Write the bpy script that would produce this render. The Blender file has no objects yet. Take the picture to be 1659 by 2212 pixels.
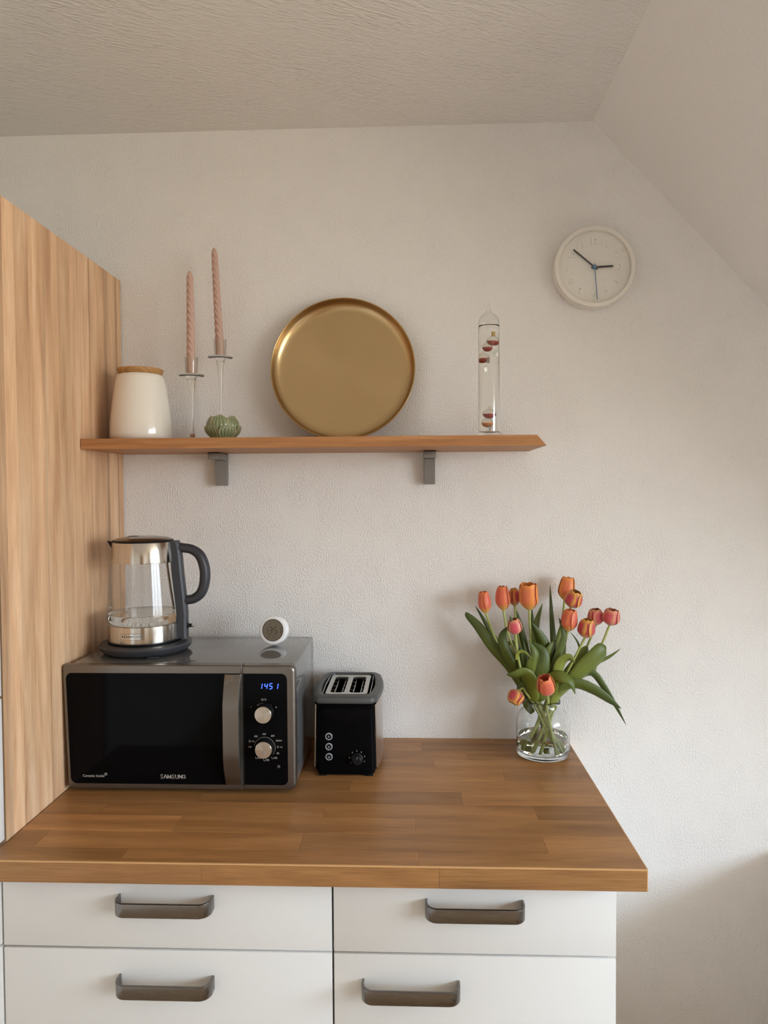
import bpy, bmesh, math, random
from mathutils import Vector, Matrix, Euler
random.seed(7)
S = bpy.context.scene
COL = S.collection
PI = math.pi

# ------------------------------------------------------------------ camera
CAM = Vector((0.7453, -1.8443, 1.5374))
FPX = 1562.0
AX = Vector((0.99920844, 0.03928873, -0.00623552))      # image right
AD = Vector((-0.00504081, -0.03043437, -0.99952406))    # image down
AF = Vector((-0.0394598, 0.99876431, -0.03021223))      # view direction
cd = bpy.data.cameras.new('camera')
cam = bpy.data.objects.new('camera', cd)
COL.objects.link(cam)
cd.sensor_fit = 'VERTICAL'
cd.sensor_height = 36.0
cd.lens = FPX / 2212.0 * 36.0
cd.clip_start = 0.02
cam.matrix_world = Matrix(((AX.x, -AD.x, -AF.x, CAM.x), (AX.y, -AD.y, -AF.y, CAM.y),
                           (AX.z, -AD.z, -AF.z, CAM.z), (0, 0, 0, 1)))
S.camera = cam


def at(u, v, y):
    """the point of the room seen at (u, v) of the photograph, on the plane at depth y"""
    r = AX * ((u - 829.5) / FPX) + AD * ((v - 1106.0) / FPX) + AF
    return CAM + r * ((y - CAM.y) / r.y)


# ------------------------------------------------------------------ light
S.view_settings.view_transform = 'Standard'
S.view_settings.look = 'None'
S.view_settings.gamma = 1.0
S.view_settings.exposure = 0.0
try:
    S.view_settings.use_curve_mapping = False
except Exception:
    pass
W_SKY, W_GROUND, W_STR = (0.68, 0.835, 1.0), (0.216, 0.190, 0.146), 30.5

wd = bpy.data.worlds.new('sky')
S.world = wd
wd.use_nodes = True
nt = wd.node_tree
nt.nodes.clear()
wo = nt.nodes.new('ShaderNodeOutputWorld')
bg = nt.nodes.new('ShaderNodeBackground')
tc = nt.nodes.new('ShaderNodeTexCoord')
sx = nt.nodes.new('ShaderNodeSeparateXYZ')
rp = nt.nodes.new('ShaderNodeValToRGB')
nt.links.new(tc.outputs['Generated'], sx.inputs[0])
mr = nt.nodes.new('ShaderNodeMapRange')
mr.inputs['From Min'].default_value = -0.12
mr.inputs['From Max'].default_value = 0.30
nt.links.new(sx.outputs['Z'], mr.inputs['Value'])
nt.links.new(mr.outputs[0], rp.inputs[0])
rp.color_ramp.elements[0].color = (*[c for c in W_GROUND], 1)
rp.color_ramp.elements[1].color = (*W_SKY, 1)
nt.links.new(rp.outputs[0], bg.inputs[0])
bg.inputs[1].default_value = W_STR
nt.links.new(bg.outputs[0], wo.inputs[0])


def lamp(name, kind, loc, energy, color, **kw):
    l = bpy.data.lights.new(name, kind)
    l.energy = energy
    l.color = color
    for k, v in kw.items():
        setattr(l, k, v)
    o = bpy.data.objects.new(name, l)
    COL.objects.link(o)
    o.location = loc
    return o


WIN_Y0, WIN_Y1, WIN_Z0, WIN_Z1, WIN_X = -0.95, -3.30, 0.97, 2.28, 3.3
po = lamp('window_portal', 'AREA', (WIN_X + 0.1, (WIN_Y0 + WIN_Y1) / 2, (WIN_Z0 + WIN_Z1) / 2), 1, (1, 1, 1))
po.data.shape = 'RECTANGLE'
po.data.size = WIN_Z1 - WIN_Z0
po.data.size_y = WIN_Y0 - WIN_Y1
po.rotation_euler = (0, PI / 2, 0)
po.data.cycles.is_portal = True
S.cycles.max_bounces = 14
S.cycles.diffuse_bounces = 6
S.cycles.glossy_bounces = 6
S.cycles.transmission_bounces = 14
S.cycles.transparent_max_bounces = 12
S.cycles.blur_glossy = 1.0
S.cycles.sample_clamp_indirect = 6.0

# ------------------------------------------------------------------ helpers
WM = {}


def top(o, label, cat, group=None):
    o['label'] = label
    o['category'] = cat
    if group:
        o['group'] = group
    return o


def thing(name, label, cat, loc=(0, 0, 0), rz=0.0, group=None, rot=None):
    o = bpy.data.objects.new(name, None)
    COL.objects.link(o)
    o.empty_display_size = 0.05
    o.location = loc
    o.rotation_euler = rot if rot else (0, 0, rz)
    WM[o.name] = Matrix.Translation(loc) @ Euler(o.rotation_euler).to_matrix().to_4x4()
    return top(o, label, cat, group)


def obj(name, bm, m, parent=None, local=False, ang=35, label=None, kind=None, color=None, flat=False):
    """one mesh object; coordinates are the room's unless local, then the parent's"""
    if parent is not None and not local:
        bm.transform(WM[parent.name].inverted())
    me = bpy.data.meshes.new(name)
    bm.normal_update()
    bm.to_mesh(me)
    bm.free()
    if not flat:
        me.polygons.foreach_set('use_smooth', [True] * len(me.polygons))
        me.set_sharp_from_angle(angle=math.radians(ang))
    for mm in (m if isinstance(m, (list, tuple)) else [m]):
        me.materials.append(mm)
    o = bpy.data.objects.new(name, me)
    COL.objects.link(o)
    if parent is not None:
        o.parent = parent
        WM[o.name] = WM[parent.name]
    else:
        WM[o.name] = Matrix.Identity(4)
    if label:
        o['label'] = label
    if kind:
        o['kind'] = kind
    if color is not None:
        o.color = color
    return o


def add_box(bm, x0, x1, y0, y1, z0, z1, bev=0.0, seg=2):
    r = bmesh.ops.create_cube(bm, size=1.0)
    vs = r['verts']
    for v in vs:
        v.co = Vector(((x0 + x1) / 2 + v.co.x * (x1 - x0), (y0 + y1) / 2 + v.co.y * (y1 - y0), (z0 + z1) / 2 + v.co.z * (z1 - z0)))
    if bev > 0:
        es = list({e for v in vs for e in v.link_edges})
        bmesh.ops.bevel(bm, geom=es, offset=bev, segments=seg, profile=0.5, affect='EDGES', clamp_overlap=True)
    return bm


def bx(*a, **k):
    return add_box(bmesh.new(), *a, **k)


def add_loft(bm, rings, cap0=True, cap1=True, closed=False):
    R = [[bm.verts.new(p) for p in r] for r in rings]
    n = len(R[0])
    m = len(R)
    for i in range(m if closed else m - 1):
        a, b = R[i], R[(i + 1) % m]
        for k in range(n):
            bm.faces.new((a[k], a[(k + 1) % n], b[(k + 1) % n], b[k]))
    if not closed:
        if cap0:
            bm.faces.new(list(reversed(R[0])))
        if cap1:
            bm.faces.new(R[-1])
    return bm


def add_lathe(bm, prof, c=(0, 0, 0), seg=48, mat=None, loop=False):
    """profile of (r, z) turned about z through c; r = 0 closes to a point; mat places it"""
    rows = []
    cx, cy, cz = c
    M = mat or Matrix.Identity(4)
    for r, z in prof:
        if r < 1e-6:
            rows.append([bm.verts.new(M @ Vector((cx, cy, cz + z)))])
        else:
            rows.append([bm.verts.new(M @ Vector((cx + r * math.cos(2 * PI * k / seg), cy + r * math.sin(2 * PI * k / seg), cz + z))) for k in range(seg)])
    pairs = list(zip(rows, rows[1:])) + ([(rows[-1], rows[0])] if loop else [])
    for a, b in pairs:
        for k in range(seg):
            k2 = (k + 1) % seg
            if len(a) == 1 and len(b) == 1:
                continue
            if len(a) == 1:
                bm.faces.new((a[0], b[k2], b[k]))
            elif len(b) == 1:
                bm.faces.new((a[k], a[k2], b[0]))
            else:
                bm.faces.new((a[k], a[k2], b[k2], b[k]))
    bmesh.ops.recalc_face_normals(bm, faces=bm.faces)
    return bm


def lathe(prof, **k):
    return add_lathe(bmesh.new(), prof, **k)


def spline(pts, n):
    P = [Vector(p) for p in pts]
    if len(P) == 2:
        return [P[0].lerp(P[1], i / (n - 1)) for i in range(n)]
    Q = [P[0] * 2 - P[1]] + P + [P[-1] * 2 - P[-2]]
    out = []
    m = len(P) - 1
    for i in range(n):
        t = i / (n - 1) * m
        k = min(int(t), m - 1)
        f = t - k
        a, b, c, d = Q[k:k + 4]
        out.append(0.5 * ((2 * b) + (c - a) * f + (2 * a - 5 * b + 4 * c - d) * f * f + (3 * b - a - 3 * c + d) * f ** 3))
    return out


def add_tube(bm, pts, rad, seg=10, sub=0, flat=1.0, up=None):
    """tube along pts; rad is a number or a list; flat squeezes the section"""
    P = spline(pts, sub) if sub else [Vector(p) for p in pts]
    n = len(P)
    rings = []
    ref = Vector(up) if up else Vector((0.13, 0.92, 0.31))
    for i in range(n):
        t = (P[min(i + 1, n - 1)] - P[max(i - 1, 0)]).normalized()
        a = t.cross(ref)
        if a.length < 1e-4:
            a = t.cross(Vector((1, 0, 0)))
        a.normalize()
        b = a.cross(t).normalized()
        if isinstance(rad, (int, float)):
            r = rad
        else:
            f = i / (n - 1) * (len(rad) - 1)
            k = min(int(f), len(rad) - 2)
            r = rad[k] + (rad[k + 1] - rad[k]) * (f - k)
        rings.append([P[i] + a * r * math.cos(2 * PI * k / seg) + b * r * flat * math.sin(2 * PI * k / seg) for k in range(seg)])
    add_loft(bm, rings)
    bmesh.ops.recalc_face_normals(bm, faces=bm.faces)
    return bm


def rrect(x0, x1, z0, z1, r, n=5, rs=None):
    """rounded rectangle as (x, z) points, anticlockwise; rs = radii (bl, br, tr, tl)"""
    rs = rs or (r, r, r, r)
    out = []
    for (cx, cz, a0, rr) in ((x0 + rs[0], z0 + rs[0], PI, rs[0]), (x1 - rs[1], z0 + rs[1], 1.5 * PI, rs[1]),
                             (x1 - rs[2], z1 - rs[2], 0, rs[2]), (x0 + rs[3], z1 - rs[3], 0.5 * PI, rs[3])):
        for k in range(n + 1):
            a = a0 + 0.5 * PI * k / n
            out.append((cx + rr * math.cos(a), cz + rr * math.sin(a)))
    return out


def add_slab(bm, outline, y0, y1, bev=0.0):
    """(x, z) outline pushed from y0 (front) back to y1, front edge softened"""
    cx = sum(p[0] for p in outline) / len(outline)
    cz = sum(p[1] for p in outline) / len(outline)
    w = max(abs(p[0] - cx) for p in outline)
    h = max(abs(p[1] - cz) for p in outline)
    rings = []
    if bev > 0:
        for f in (1.0, 0.62, 0.3, 0.08, 0.0):
            d = bev * (1 - math.sqrt(max(0, 1 - f * f)))
            rings.append([(cx + (x - cx) * (1 - d / w), y0 + bev * (1 - math.sqrt(max(0.0, 1 - (1 - f) ** 2))), cz + (z - cz) * (1 - d / h)) for x, z in outline])
    else:
        rings.append([(x, y0, z) for x, z in outline])
    rings.append([(x, y1, z) for x, z in outline])
    add_loft(bm, rings)
    bmesh.ops.recalc_face_normals(bm, faces=bm.faces)
    return bm


def slab(*a, **k):
    return add_slab(bmesh.new(), *a, **k)


def text_bm(body, size, extrude=0.0002, align='CENTER', bold=0.0, spacing=1.0):
    c = bpy.data.curves.new('lettering', 'FONT')
    c.body = body
    c.size = size
    c.extrude = extrude
    c.align_x = align
    c.align_y = 'CENTER'
    c.offset = bold
    c.space_character = spacing
    c.resolution_u = 2
    o = bpy.data.objects.new('lettering', c)
    COL.objects.link(o)
    dg = bpy.context.evaluated_depsgraph_get()
    me = bpy.data.meshes.new_from_object(o.evaluated_get(dg))
    bm = bmesh.new()
    bm.from_mesh(me)
    bpy.data.objects.remove(o)
    bpy.data.curves.remove(c)
    bpy.data.meshes.remove(me)
    return bm


FACE = Matrix.Rotation(PI / 2, 4, 'X')          # text plane to a plane that looks towards -y


def put(bm, x, y, z, sxz=(1, 1)):
    bm.transform(Matrix.Translation((x, y, z)) @ FACE @ Matrix.Diagonal((sxz[0], sxz[1], 1, 1)))
    return bm


def merge(dst, src):
    me = bpy.data.meshes.new('tmp')
    src.to_mesh(me)
    src.free()
    dst.from_mesh(me)
    bpy.data.meshes.remove(me)
    return dst


def add_stroke(bm, pts, w, th=0.0002, closed=False):
    """flat line of width w through (x, y) points, in the text plane"""
    n = len(pts)
    for i in range(n if closed else n - 1):
        a, b = Vector(pts[i]), Vector(pts[(i + 1) % n])
        d = (b - a)
        if d.length < 1e-9:
            continue
        d.normalize()
        q = Vector((-d.y, d.x)) * w / 2
        a2, b2 = a - d * w * 0.25, b + d * w * 0.25
        ring = [a2 - q, b2 - q, b2 + q, a2 + q]
        lo = [bm.verts.new((p.x, p.y, -th)) for p in ring]
        hi = [bm.verts.new((p.x, p.y, th)) for p in ring]
        bm.faces.new(hi)
        for k in range(4):
            bm.faces.new((lo[k], lo[(k + 1) % 4], hi[(k + 1) % 4], hi[k]))
    return bm


def arc(cx, cy, r, a0, a1, n=14):
    return [(cx + r * math.cos(math.radians(a0 + (a1 - a0) * k / n)), cy + r * math.sin(math.radians(a0 + (a1 - a0) * k / n))) for k in range(n + 1)]


SEG = {'0': 'abcdef', '1': 'bc', '3': 'abgcd', '4': 'fgbc', '5': 'afgcd', '2': 'abged', '6': 'afgedc', '7': 'abc'}


def seven(bm, ch, x, y, w, h, t, slant=0.0):
    seg = {'a': ((0, h), (w, h)), 'b': ((w, h), (w, h / 2)), 'c': ((w, h / 2), (w, 0)), 'd': ((0, 0), (w, 0)),
           'e': ((0, 0), (0, h / 2)), 'f': ((0, h / 2), (0, h)), 'g': ((0, h / 2), (w, h / 2))}
    for s in SEG[ch]:
        (ax, ay), (bx_, by) = seg[s]
        g = 0.14
        p = (ax + (bx_ - ax) * g, ay + (by - ay) * g)
        q = (bx_ + (ax - bx_) * g, by + (ay - by) * g)
        add_stroke(bm, [(x + p[0] + slant * p[1], y + p[1]), (x + q[0] + slant * q[1], y + q[1])], t)


# ------------------------------------------------------------------ materials
def node_mat(name):
    m = bpy.data.materials.new(name)
    m.use_nodes = True
    n = m.node_tree.nodes
    return m, n, m.node_tree.links, n['Principled BSDF']


def P(name, col, rough=0.5, metal=0.0, var=0.06, vs=18.0, stretch=(1, 1, 1), bump=0.0, bs=300.0, spec=0.5, coat=0.0, emit=None, es=0.0, aniso=0.0, trans=0.0, ior=1.45, rvar=0.08):
    """principled surface whose colour and gloss drift a little with noise"""
    m, n, l, b = node_mat(name)
    t = n.new('ShaderNodeTexCoord')
    mp = n.new('ShaderNodeMapping')
    mp.inputs['Scale'].default_value = stretch
    nz = n.new('ShaderNodeTexNoise')
    nz.inputs['Scale'].default_value = vs
    nz.inputs['Detail'].default_value = 3
    l.new(t.outputs['Object'], mp.inputs[0])
    l.new(mp.outputs[0], nz.inputs['Vector'])
    mx = n.new('ShaderNodeMix')
    mx.data_type = 'RGBA'
    mx.inputs[6].default_value = (*[min(1, c * (1 - var)) for c in col], 1)
    mx.inputs[7].default_value = (*[min(1, c * (1 + var)) for c in col], 1)
    l.new(nz.outputs['Fac'], mx.inputs[0])
    l.new(mx.outputs[2], b.inputs['Base Color'])
    r = n.new('ShaderNodeMapRange')
    r.inputs['To Min'].default_value = max(0, rough * (1 - rvar))
    r.inputs['To Max'].default_value = min(1, rough * (1 + rvar))
    l.new(nz.outputs['Fac'], r.inputs['Value'])
    l.new(r.outputs[0], b.inputs['Roughness'])
    b.inputs['Metallic'].default_value = metal
    b.inputs['Specular IOR Level'].default_value = spec
    b.inputs['Coat Weight'].default_value = coat
    b.inputs['Coat Roughness'].default_value = 0.05
    b.inputs['IOR'].default_value = ior
    b.inputs['Transmission Weight'].default_value = trans
    b.inputs['Anisotropic'].default_value = aniso
    if emit:
        b.inputs['Emission Color'].default_value = (*emit, 1)
        b.inputs['Emission Strength'].default_value = es
    if bump > 0:
        n2 = n.new('ShaderNodeTexNoise')
        n2.inputs['Scale'].default_value = bs
        n2.inputs['Detail'].default_value = 2
        l.new(mp.outputs[0], n2.inputs['Vector'])
        bp = n.new('ShaderNodeBump')
        bp.inputs['Strength'].default_value = 1.0
        bp.inputs['Distance'].default_value = bump
        l.new(n2.outputs['Fac'], bp.inputs['Height'])
        l.new(bp.outputs[0], b.inputs['Normal'])
    return m


def plaster(name, col, scale, depth, stretch=(1, 1, 1), rough=0.75, turn=0.0):
    m, n, l, b = node_mat(name)
    t = n.new('ShaderNodeTexCoord')
    mp = n.new('ShaderNodeMapping')
    mp.vector_type = 'TEXTURE'
    mp.inputs['Scale'].default_value = stretch
    mp.inputs['Rotation'].default_value = (0, 0, turn)
    l.new(t.outputs['Object'], mp.inputs[0])
    a = n.new('ShaderNodeTexNoise')
    a.inputs['Scale'].default_value = scale
    a.inputs['Detail'].default_value = 1.5
    a.inputs['Roughness'].default_value = 0.5
    l.new(mp.outputs[0], a.inputs['Vector'])
    v = n.new('ShaderNodeTexNoise')
    v.inputs['Scale'].default_value = scale * 0.06
    v.inputs['Detail'].default_value = 1
    l.new(mp.outputs[0], v.inputs['Vector'])
    cr = n.new('ShaderNodeValToRGB')
    cr.color_ramp.elements[0].position = 0.42
    cr.color_ramp.elements[1].position = 0.78
    l.new(a.outputs['Fac'], cr.inputs[0])
    vv = n.new('ShaderNodeMapRange')
    vv.inputs['From Min'].default_value = 0.3
    vv.inputs['From Max'].default_value = 0.65
    vv.inputs['To Min'].default_value = 0.45
    vv.inputs['To Max'].default_value = 1.0
    l.new(v.outputs['Fac'], vv.inputs['Value'])
    mu = n.new('ShaderNodeMath')
    mu.operation = 'MULTIPLY'
    l.new(vv.outputs[0], mu.inputs[0])
    l.new(cr.outputs[0], mu.inputs[1])
    bp = n.new('ShaderNodeBump')
    bp.inputs['Strength'].default_value = 1.0
    bp.inputs['Distance'].default_value = depth
    l.new(mu.outputs[0], bp.inputs['Height'])
    l.new(bp.outputs[0], b.inputs['Normal'])
    b.inputs['Base Color'].default_value = (*col, 1)
    b.inputs['Roughness'].default_value = rough
    b.inputs['Specular IOR Level'].default_value = 0.25
    return m


def wood(name, dark, mid, light, axis, ring=22.0, rough=0.42, pores=0.5, tint=0.16, spec=0.4, rings=0.35, bump=0.00015, lo=0.25, hi=0.78):
    """grain along an axis; the object colour shifts seed (r) and tone (g) from piece to piece"""
    m, n, l, b = node_mat(name)
    t = n.new('ShaderNodeTexCoord')
    oi = n.new('ShaderNodeObjectInfo')
    sp = n.new('ShaderNodeSeparateColor')
    l.new(oi.outputs['Color'], sp.inputs[0])
    off = n.new('ShaderNodeVectorMath')
    off.operation = 'MULTIPLY_ADD'
    off.inputs[1].default_value = (37.0, 61.0, 53.0)
    l.new(oi.outputs['Color'], off.inputs[0])
    cmb = n.new('ShaderNodeCombineXYZ')
    l.new(sp.outputs[0], cmb.inputs[0])
    l.new(sp.outputs[0], cmb.inputs[1])
    l.new(sp.outputs[0], cmb.inputs[2])
    l.new(cmb.outputs[0], off.inputs[0])
    l.new(t.outputs['Object'], off.inputs[2])

    def mapped(s_along, s_across):
        mp = n.new('ShaderNodeMapping')
        sc = [s_across] * 3
        sc['xyz'.index(axis)] = s_along
        mp.inputs['Scale'].default_value = sc
        l.new(off.outputs[0], mp.inputs[0])
        return mp
    big = n.new('ShaderNodeTexNoise')
    big.inputs['Scale'].default_value = 1.0
    big.inputs['Detail'].default_value = 5
    big.inputs['Roughness'].default_value = 0.6
    big.inputs['Distortion'].default_value = 0.5
    l.new(mapped(2.2, ring * 2.2).outputs[0], big.inputs['Vector'])
    fine = n.new('ShaderNodeTexNoise')
    fine.inputs['Scale'].default_value = 1.0
    fine.inputs['Detail'].default_value = 3
    l.new(mapped(14.0, 900.0).outputs[0], fine.inputs['Vector'])
    wv = n.new('ShaderNodeTexWave')
    wv.wave_type = 'RINGS'
    wv.rings_direction = axis.upper()
    wv.inputs['Scale'].default_value = ring
    wv.inputs['Distortion'].default_value = 6.0
    wv.inputs['Detail'].default_value = 2
    wv.inputs['Detail Scale'].default_value = 0.8
    l.new(mapped(0.35, 1.0).outputs[0], wv.inputs['Vector'])
    f1 = n.new('ShaderNodeMix')
    f1.data_type = 'FLOAT'
    f1.inputs[0].default_value = rings
    l.new(big.outputs['Fac'], f1.inputs[2])
    l.new(wv.outputs['Fac'], f1.inputs[3])
    cr = n.new('ShaderNodeValToRGB')
    e = cr.color_ramp.elements
    e[0].position, e[1].position = lo, hi
    e[0].color, e[1].color = (*dark, 1), (*light, 1)
    k = e.new(0.5)
    k.color = (*mid, 1)
    l.new(f1.outputs[0], cr.inputs[0])
    pr = n.new('ShaderNodeMapRange')
    pr.inputs['From Min'].default_value = 0.35
    pr.inputs['From Max'].default_value = 0.62
    pr.inputs['To Min'].default_value = 1.0 - pores * 0.5
    pr.inputs['To Max'].default_value = 1.0 + pores * 0.12
    l.new(fine.outputs['Fac'], pr.inputs['Value'])
    tn = n.new('ShaderNodeMapRange')
    tn.inputs['To Min'].default_value = 1.0 - tint
    tn.inputs['To Max'].default_value = 1.0 + tint
    l.new(sp.outputs[1], tn.inputs['Value'])
    mul = n.new('ShaderNodeMath')
    mul.operation = 'MULTIPLY'
    l.new(pr.outputs[0], mul.inputs[0])
    l.new(tn.outputs[0], mul.inputs[1])
    vm = n.new('ShaderNodeVectorMath')
    vm.operation = 'SCALE'
    l.new(cr.outputs[0], vm.inputs[0])
    l.new(mul.outputs[0], vm.inputs['Scale'])
    l.new(vm.outputs[0], b.inputs['Base Color'])
    b.inputs['Roughness'].default_value = rough
    b.inputs['Specular IOR Level'].default_value = spec
    bp = n.new('ShaderNodeBump')
    bp.inputs['Distance'].default_value = bump
    l.new(fine.outputs['Fac'], bp.inputs['Height'])
    l.new(bp.outputs[0], b.inputs['Normal'])
    return m


def brushed_disc(name, col, rough, aniso, axis='Z'):
    """turned metal: the brushing runs in circles about the part's own axis"""
    m, n, l, b = node_mat(name)
    tg = n.new('ShaderNodeTangent')
    tg.direction_type = 'RADIAL'
    tg.axis = axis
    t = n.new('ShaderNodeTexCoord')
    nz = n.new('ShaderNodeTexNoise')
    nz.inputs['Scale'].default_value = 9
    l.new(t.outputs['Object'], nz.inputs['Vector'])
    mx = n.new('ShaderNodeMix')
    mx.data_type = 'RGBA'
    mx.inputs[6].default_value = (*[c * 0.94 for c in col], 1)
    mx.inputs[7].default_value = (*[min(1, c * 1.05) for c in col], 1)
    l.new(nz.outputs['Fac'], mx.inputs[0])
    l.new(mx.outputs[2], b.inputs['Base Color'])
    b.inputs['Metallic'].default_value = 1.0
    b.inputs['Roughness'].default_value = rough
    b.inputs['Anisotropic'].default_value = aniso
    b.inputs['Anisotropic Rotation'].default_value = 0.25
    l.new(tg.outputs[0], b.inputs['Tangent'])
    return m


def glass(name, col=(1, 1, 1), ior=1.46, rough=0.0):
    m, n, l, b = node_mat(name)
    t = n.new('ShaderNodeTexCoord')
    nz = n.new('ShaderNodeTexNoise')
    nz.inputs['Scale'].default_value = 6
    l.new(t.outputs['Object'], nz.inputs['Vector'])
    mx = n.new('ShaderNodeMix')
    mx.data_type = 'RGBA'
    mx.inputs[6].default_value = (*[c * 0.985 for c in col], 1)
    mx.inputs[7].default_value = (*col, 1)
    l.new(nz.outputs['Fac'], mx.inputs[0])
    l.new(mx.outputs[2], b.inputs['Base Color'])
    b.inputs['Transmission Weight'].default_value = 1.0
    b.inputs['Roughness'].default_value = rough
    b.inputs['IOR'].default_value = ior
    return m


def thin_glass(name, tint=(0.97, 0.985, 0.98), edge=0.35):
    """a thin wall of clear glass: passes light straight through and mirrors by angle"""
    m = bpy.data.materials.new(name)
    m.use_nodes = True
    n = m.node_tree.nodes
    l = m.node_tree.links
    n.clear()
    out = n.new('ShaderNodeOutputMaterial')
    tr = n.new('ShaderNodeBsdfTransparent')
    gl = n.new('ShaderNodeBsdfGlossy')
    gl.inputs['Roughness'].default_value = 0.02
    lw = n.new('ShaderNodeLayerWeight')
    lw.inputs[0].default_value = 0.5
    p5 = n.new('ShaderNodeMath')
    p5.operation = 'POWER'
    p5.inputs[1].default_value = 5.0
    l.new(lw.outputs['Facing'], p5.inputs[0])
    fr = n.new('ShaderNodeMath')
    fr.operation = 'MULTIPLY_ADD'
    fr.inputs[1].default_value = 0.80
    fr.inputs[2].default_value = 0.055
    l.new(p5.outputs[0], fr.inputs[0])
    pw = n.new('ShaderNodeMath')
    pw.operation = 'POWER'
    pw.inputs[1].default_value = 4.0
    l.new(lw.outputs['Facing'], pw.inputs[0])
    nz = n.new('ShaderNodeTexNoise')
    nz.inputs['Scale'].default_value = 5
    mx = n.new('ShaderNodeMix')
    mx.data_type = 'RGBA'
    mx.inputs[6].default_value = (*tint, 1)
    mx.inputs[7].default_value = (*[c * (1 - edge) for c in tint], 1)
    l.new(pw.outputs[0], mx.inputs[0])
    l.new(mx.outputs[2], tr.inputs[0])
    ms = n.new('ShaderNodeMixShader')
    l.new(fr.outputs[0], ms.inputs[0])
    l.new(tr.outputs[0], ms.inputs[1])
    l.new(gl.outputs[0], ms.inputs[2])
    l.new(ms.outputs[0], out.inputs[0])
    return m


def petal_mat(name, core, edge, base, streak, blush=0.5, edge_w=0.55):
    """petal colour by its own outline: core along the middle, edge round the rim, base near the stalk"""
    m, n, l, b = node_mat(name)
    uv = n.new('ShaderNodeUVMap')
    s = n.new('ShaderNodeSeparateXYZ')
    l.new(uv.outputs[0], s.inputs[0])
    # distance from the middle line, 0 to 1
    a = n.new('ShaderNodeMath'); a.operation = 'MULTIPLY_ADD'; a.inputs[1].default_value = 2; a.inputs[2].default_value = -1
    l.new(s.outputs[0], a.inputs[0])
    ab = n.new('ShaderNodeMath'); ab.operation = 'ABSOLUTE'
    l.new(a.outputs[0], ab.inputs[0])
    mp = n.new('ShaderNodeMapping'); mp.inputs['Scale'].default_value = (26, 1.6, 1)
    l.new(uv.outputs[0], mp.inputs[0])
    oi = n.new('ShaderNodeObjectInfo')
    av = n.new('ShaderNodeVectorMath'); av.operation = 'ADD'
    l.new(mp.outputs[0], av.inputs[0]); l.new(oi.outputs['Location'], av.inputs[1])
    nz = n.new('ShaderNodeTexNoise'); nz.inputs['Scale'].default_value = 1.0; nz.inputs['Detail'].default_value = 3
    l.new(av.outputs[0], nz.inputs['Vector'])
    ad = n.new('ShaderNodeMath'); ad.operation = 'MULTIPLY_ADD'; ad.inputs[1].default_value = 0.9; ad.inputs[2].default_value = -0.45
    l.new(nz.outputs['Fac'], ad.inputs[0])
    su = n.new('ShaderNodeMath'); su.operation = 'ADD'
    l.new(ab.outputs[0], su.inputs[0]); l.new(ad.outputs[0], su.inputs[1])
    r1 = n.new('ShaderNodeMapRange'); r1.inputs['From Min'].default_value = edge_w; r1.inputs['From Max'].default_value = 1.0
    l.new(su.outputs[0], r1.inputs['Value'])
    r2 = n.new('ShaderNodeMapRange'); r2.inputs['From Min'].default_value = 0.72; r2.inputs['From Max'].default_value = 1.0
    l.new(s.outputs[1], r2.inputs['Value'])
    mxm = n.new('ShaderNodeMath'); mxm.operation = 'MAXIMUM'
    l.new(r1.outputs[0], mxm.inputs[0]); l.new(r2.outputs[0], mxm.inputs[1])
    c1 = n.new('ShaderNodeMix'); c1.data_type = 'RGBA'
    c1.inputs[6].default_value = (*core, 1); c1.inputs[7].default_value = (*edge, 1)
    l.new(mxm.outputs[0], c1.inputs[0])
    r3 = n.new('ShaderNodeMapRange'); r3.inputs['From Min'].default_value = 0.34; r3.inputs['From Max'].default_value = 0.02
    l.new(s.outputs[1], r3.inputs['Value'])
    c2 = n.new('ShaderNodeMix'); c2.data_type = 'RGBA'
    c2.inputs[7].default_value = (*base, 1)
    l.new(c1.outputs[2], c2.inputs[6]); l.new(r3.outputs[0], c2.inputs[0])
    c3 = n.new('ShaderNodeMix'); c3.data_type = 'RGBA'; c3.inputs[7].default_value = (*streak, 1)
    r4 = n.new('ShaderNodeMapRange'); r4.inputs['From Min'].default_value = 0.56; r4.inputs['From Max'].default_value = 0.75; r4.inputs['To Max'].default_value = blush
    l.new(nz.outputs['Fac'], r4.inputs['Value'])
    l.new(c2.outputs[2], c3.inputs[6]); l.new(r4.outputs[0], c3.inputs[0])
    l.new(c3.outputs[2], b.inputs['Base Color'])
    b.inputs['Roughness'].default_value = 0.42
    b.inputs['Specular IOR Level'].default_value = 0.35
    b.inputs['Subsurface Weight'].default_value = 0.0
    b.inputs['Sheen Weight'].default_value = 0.15
    return m


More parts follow.
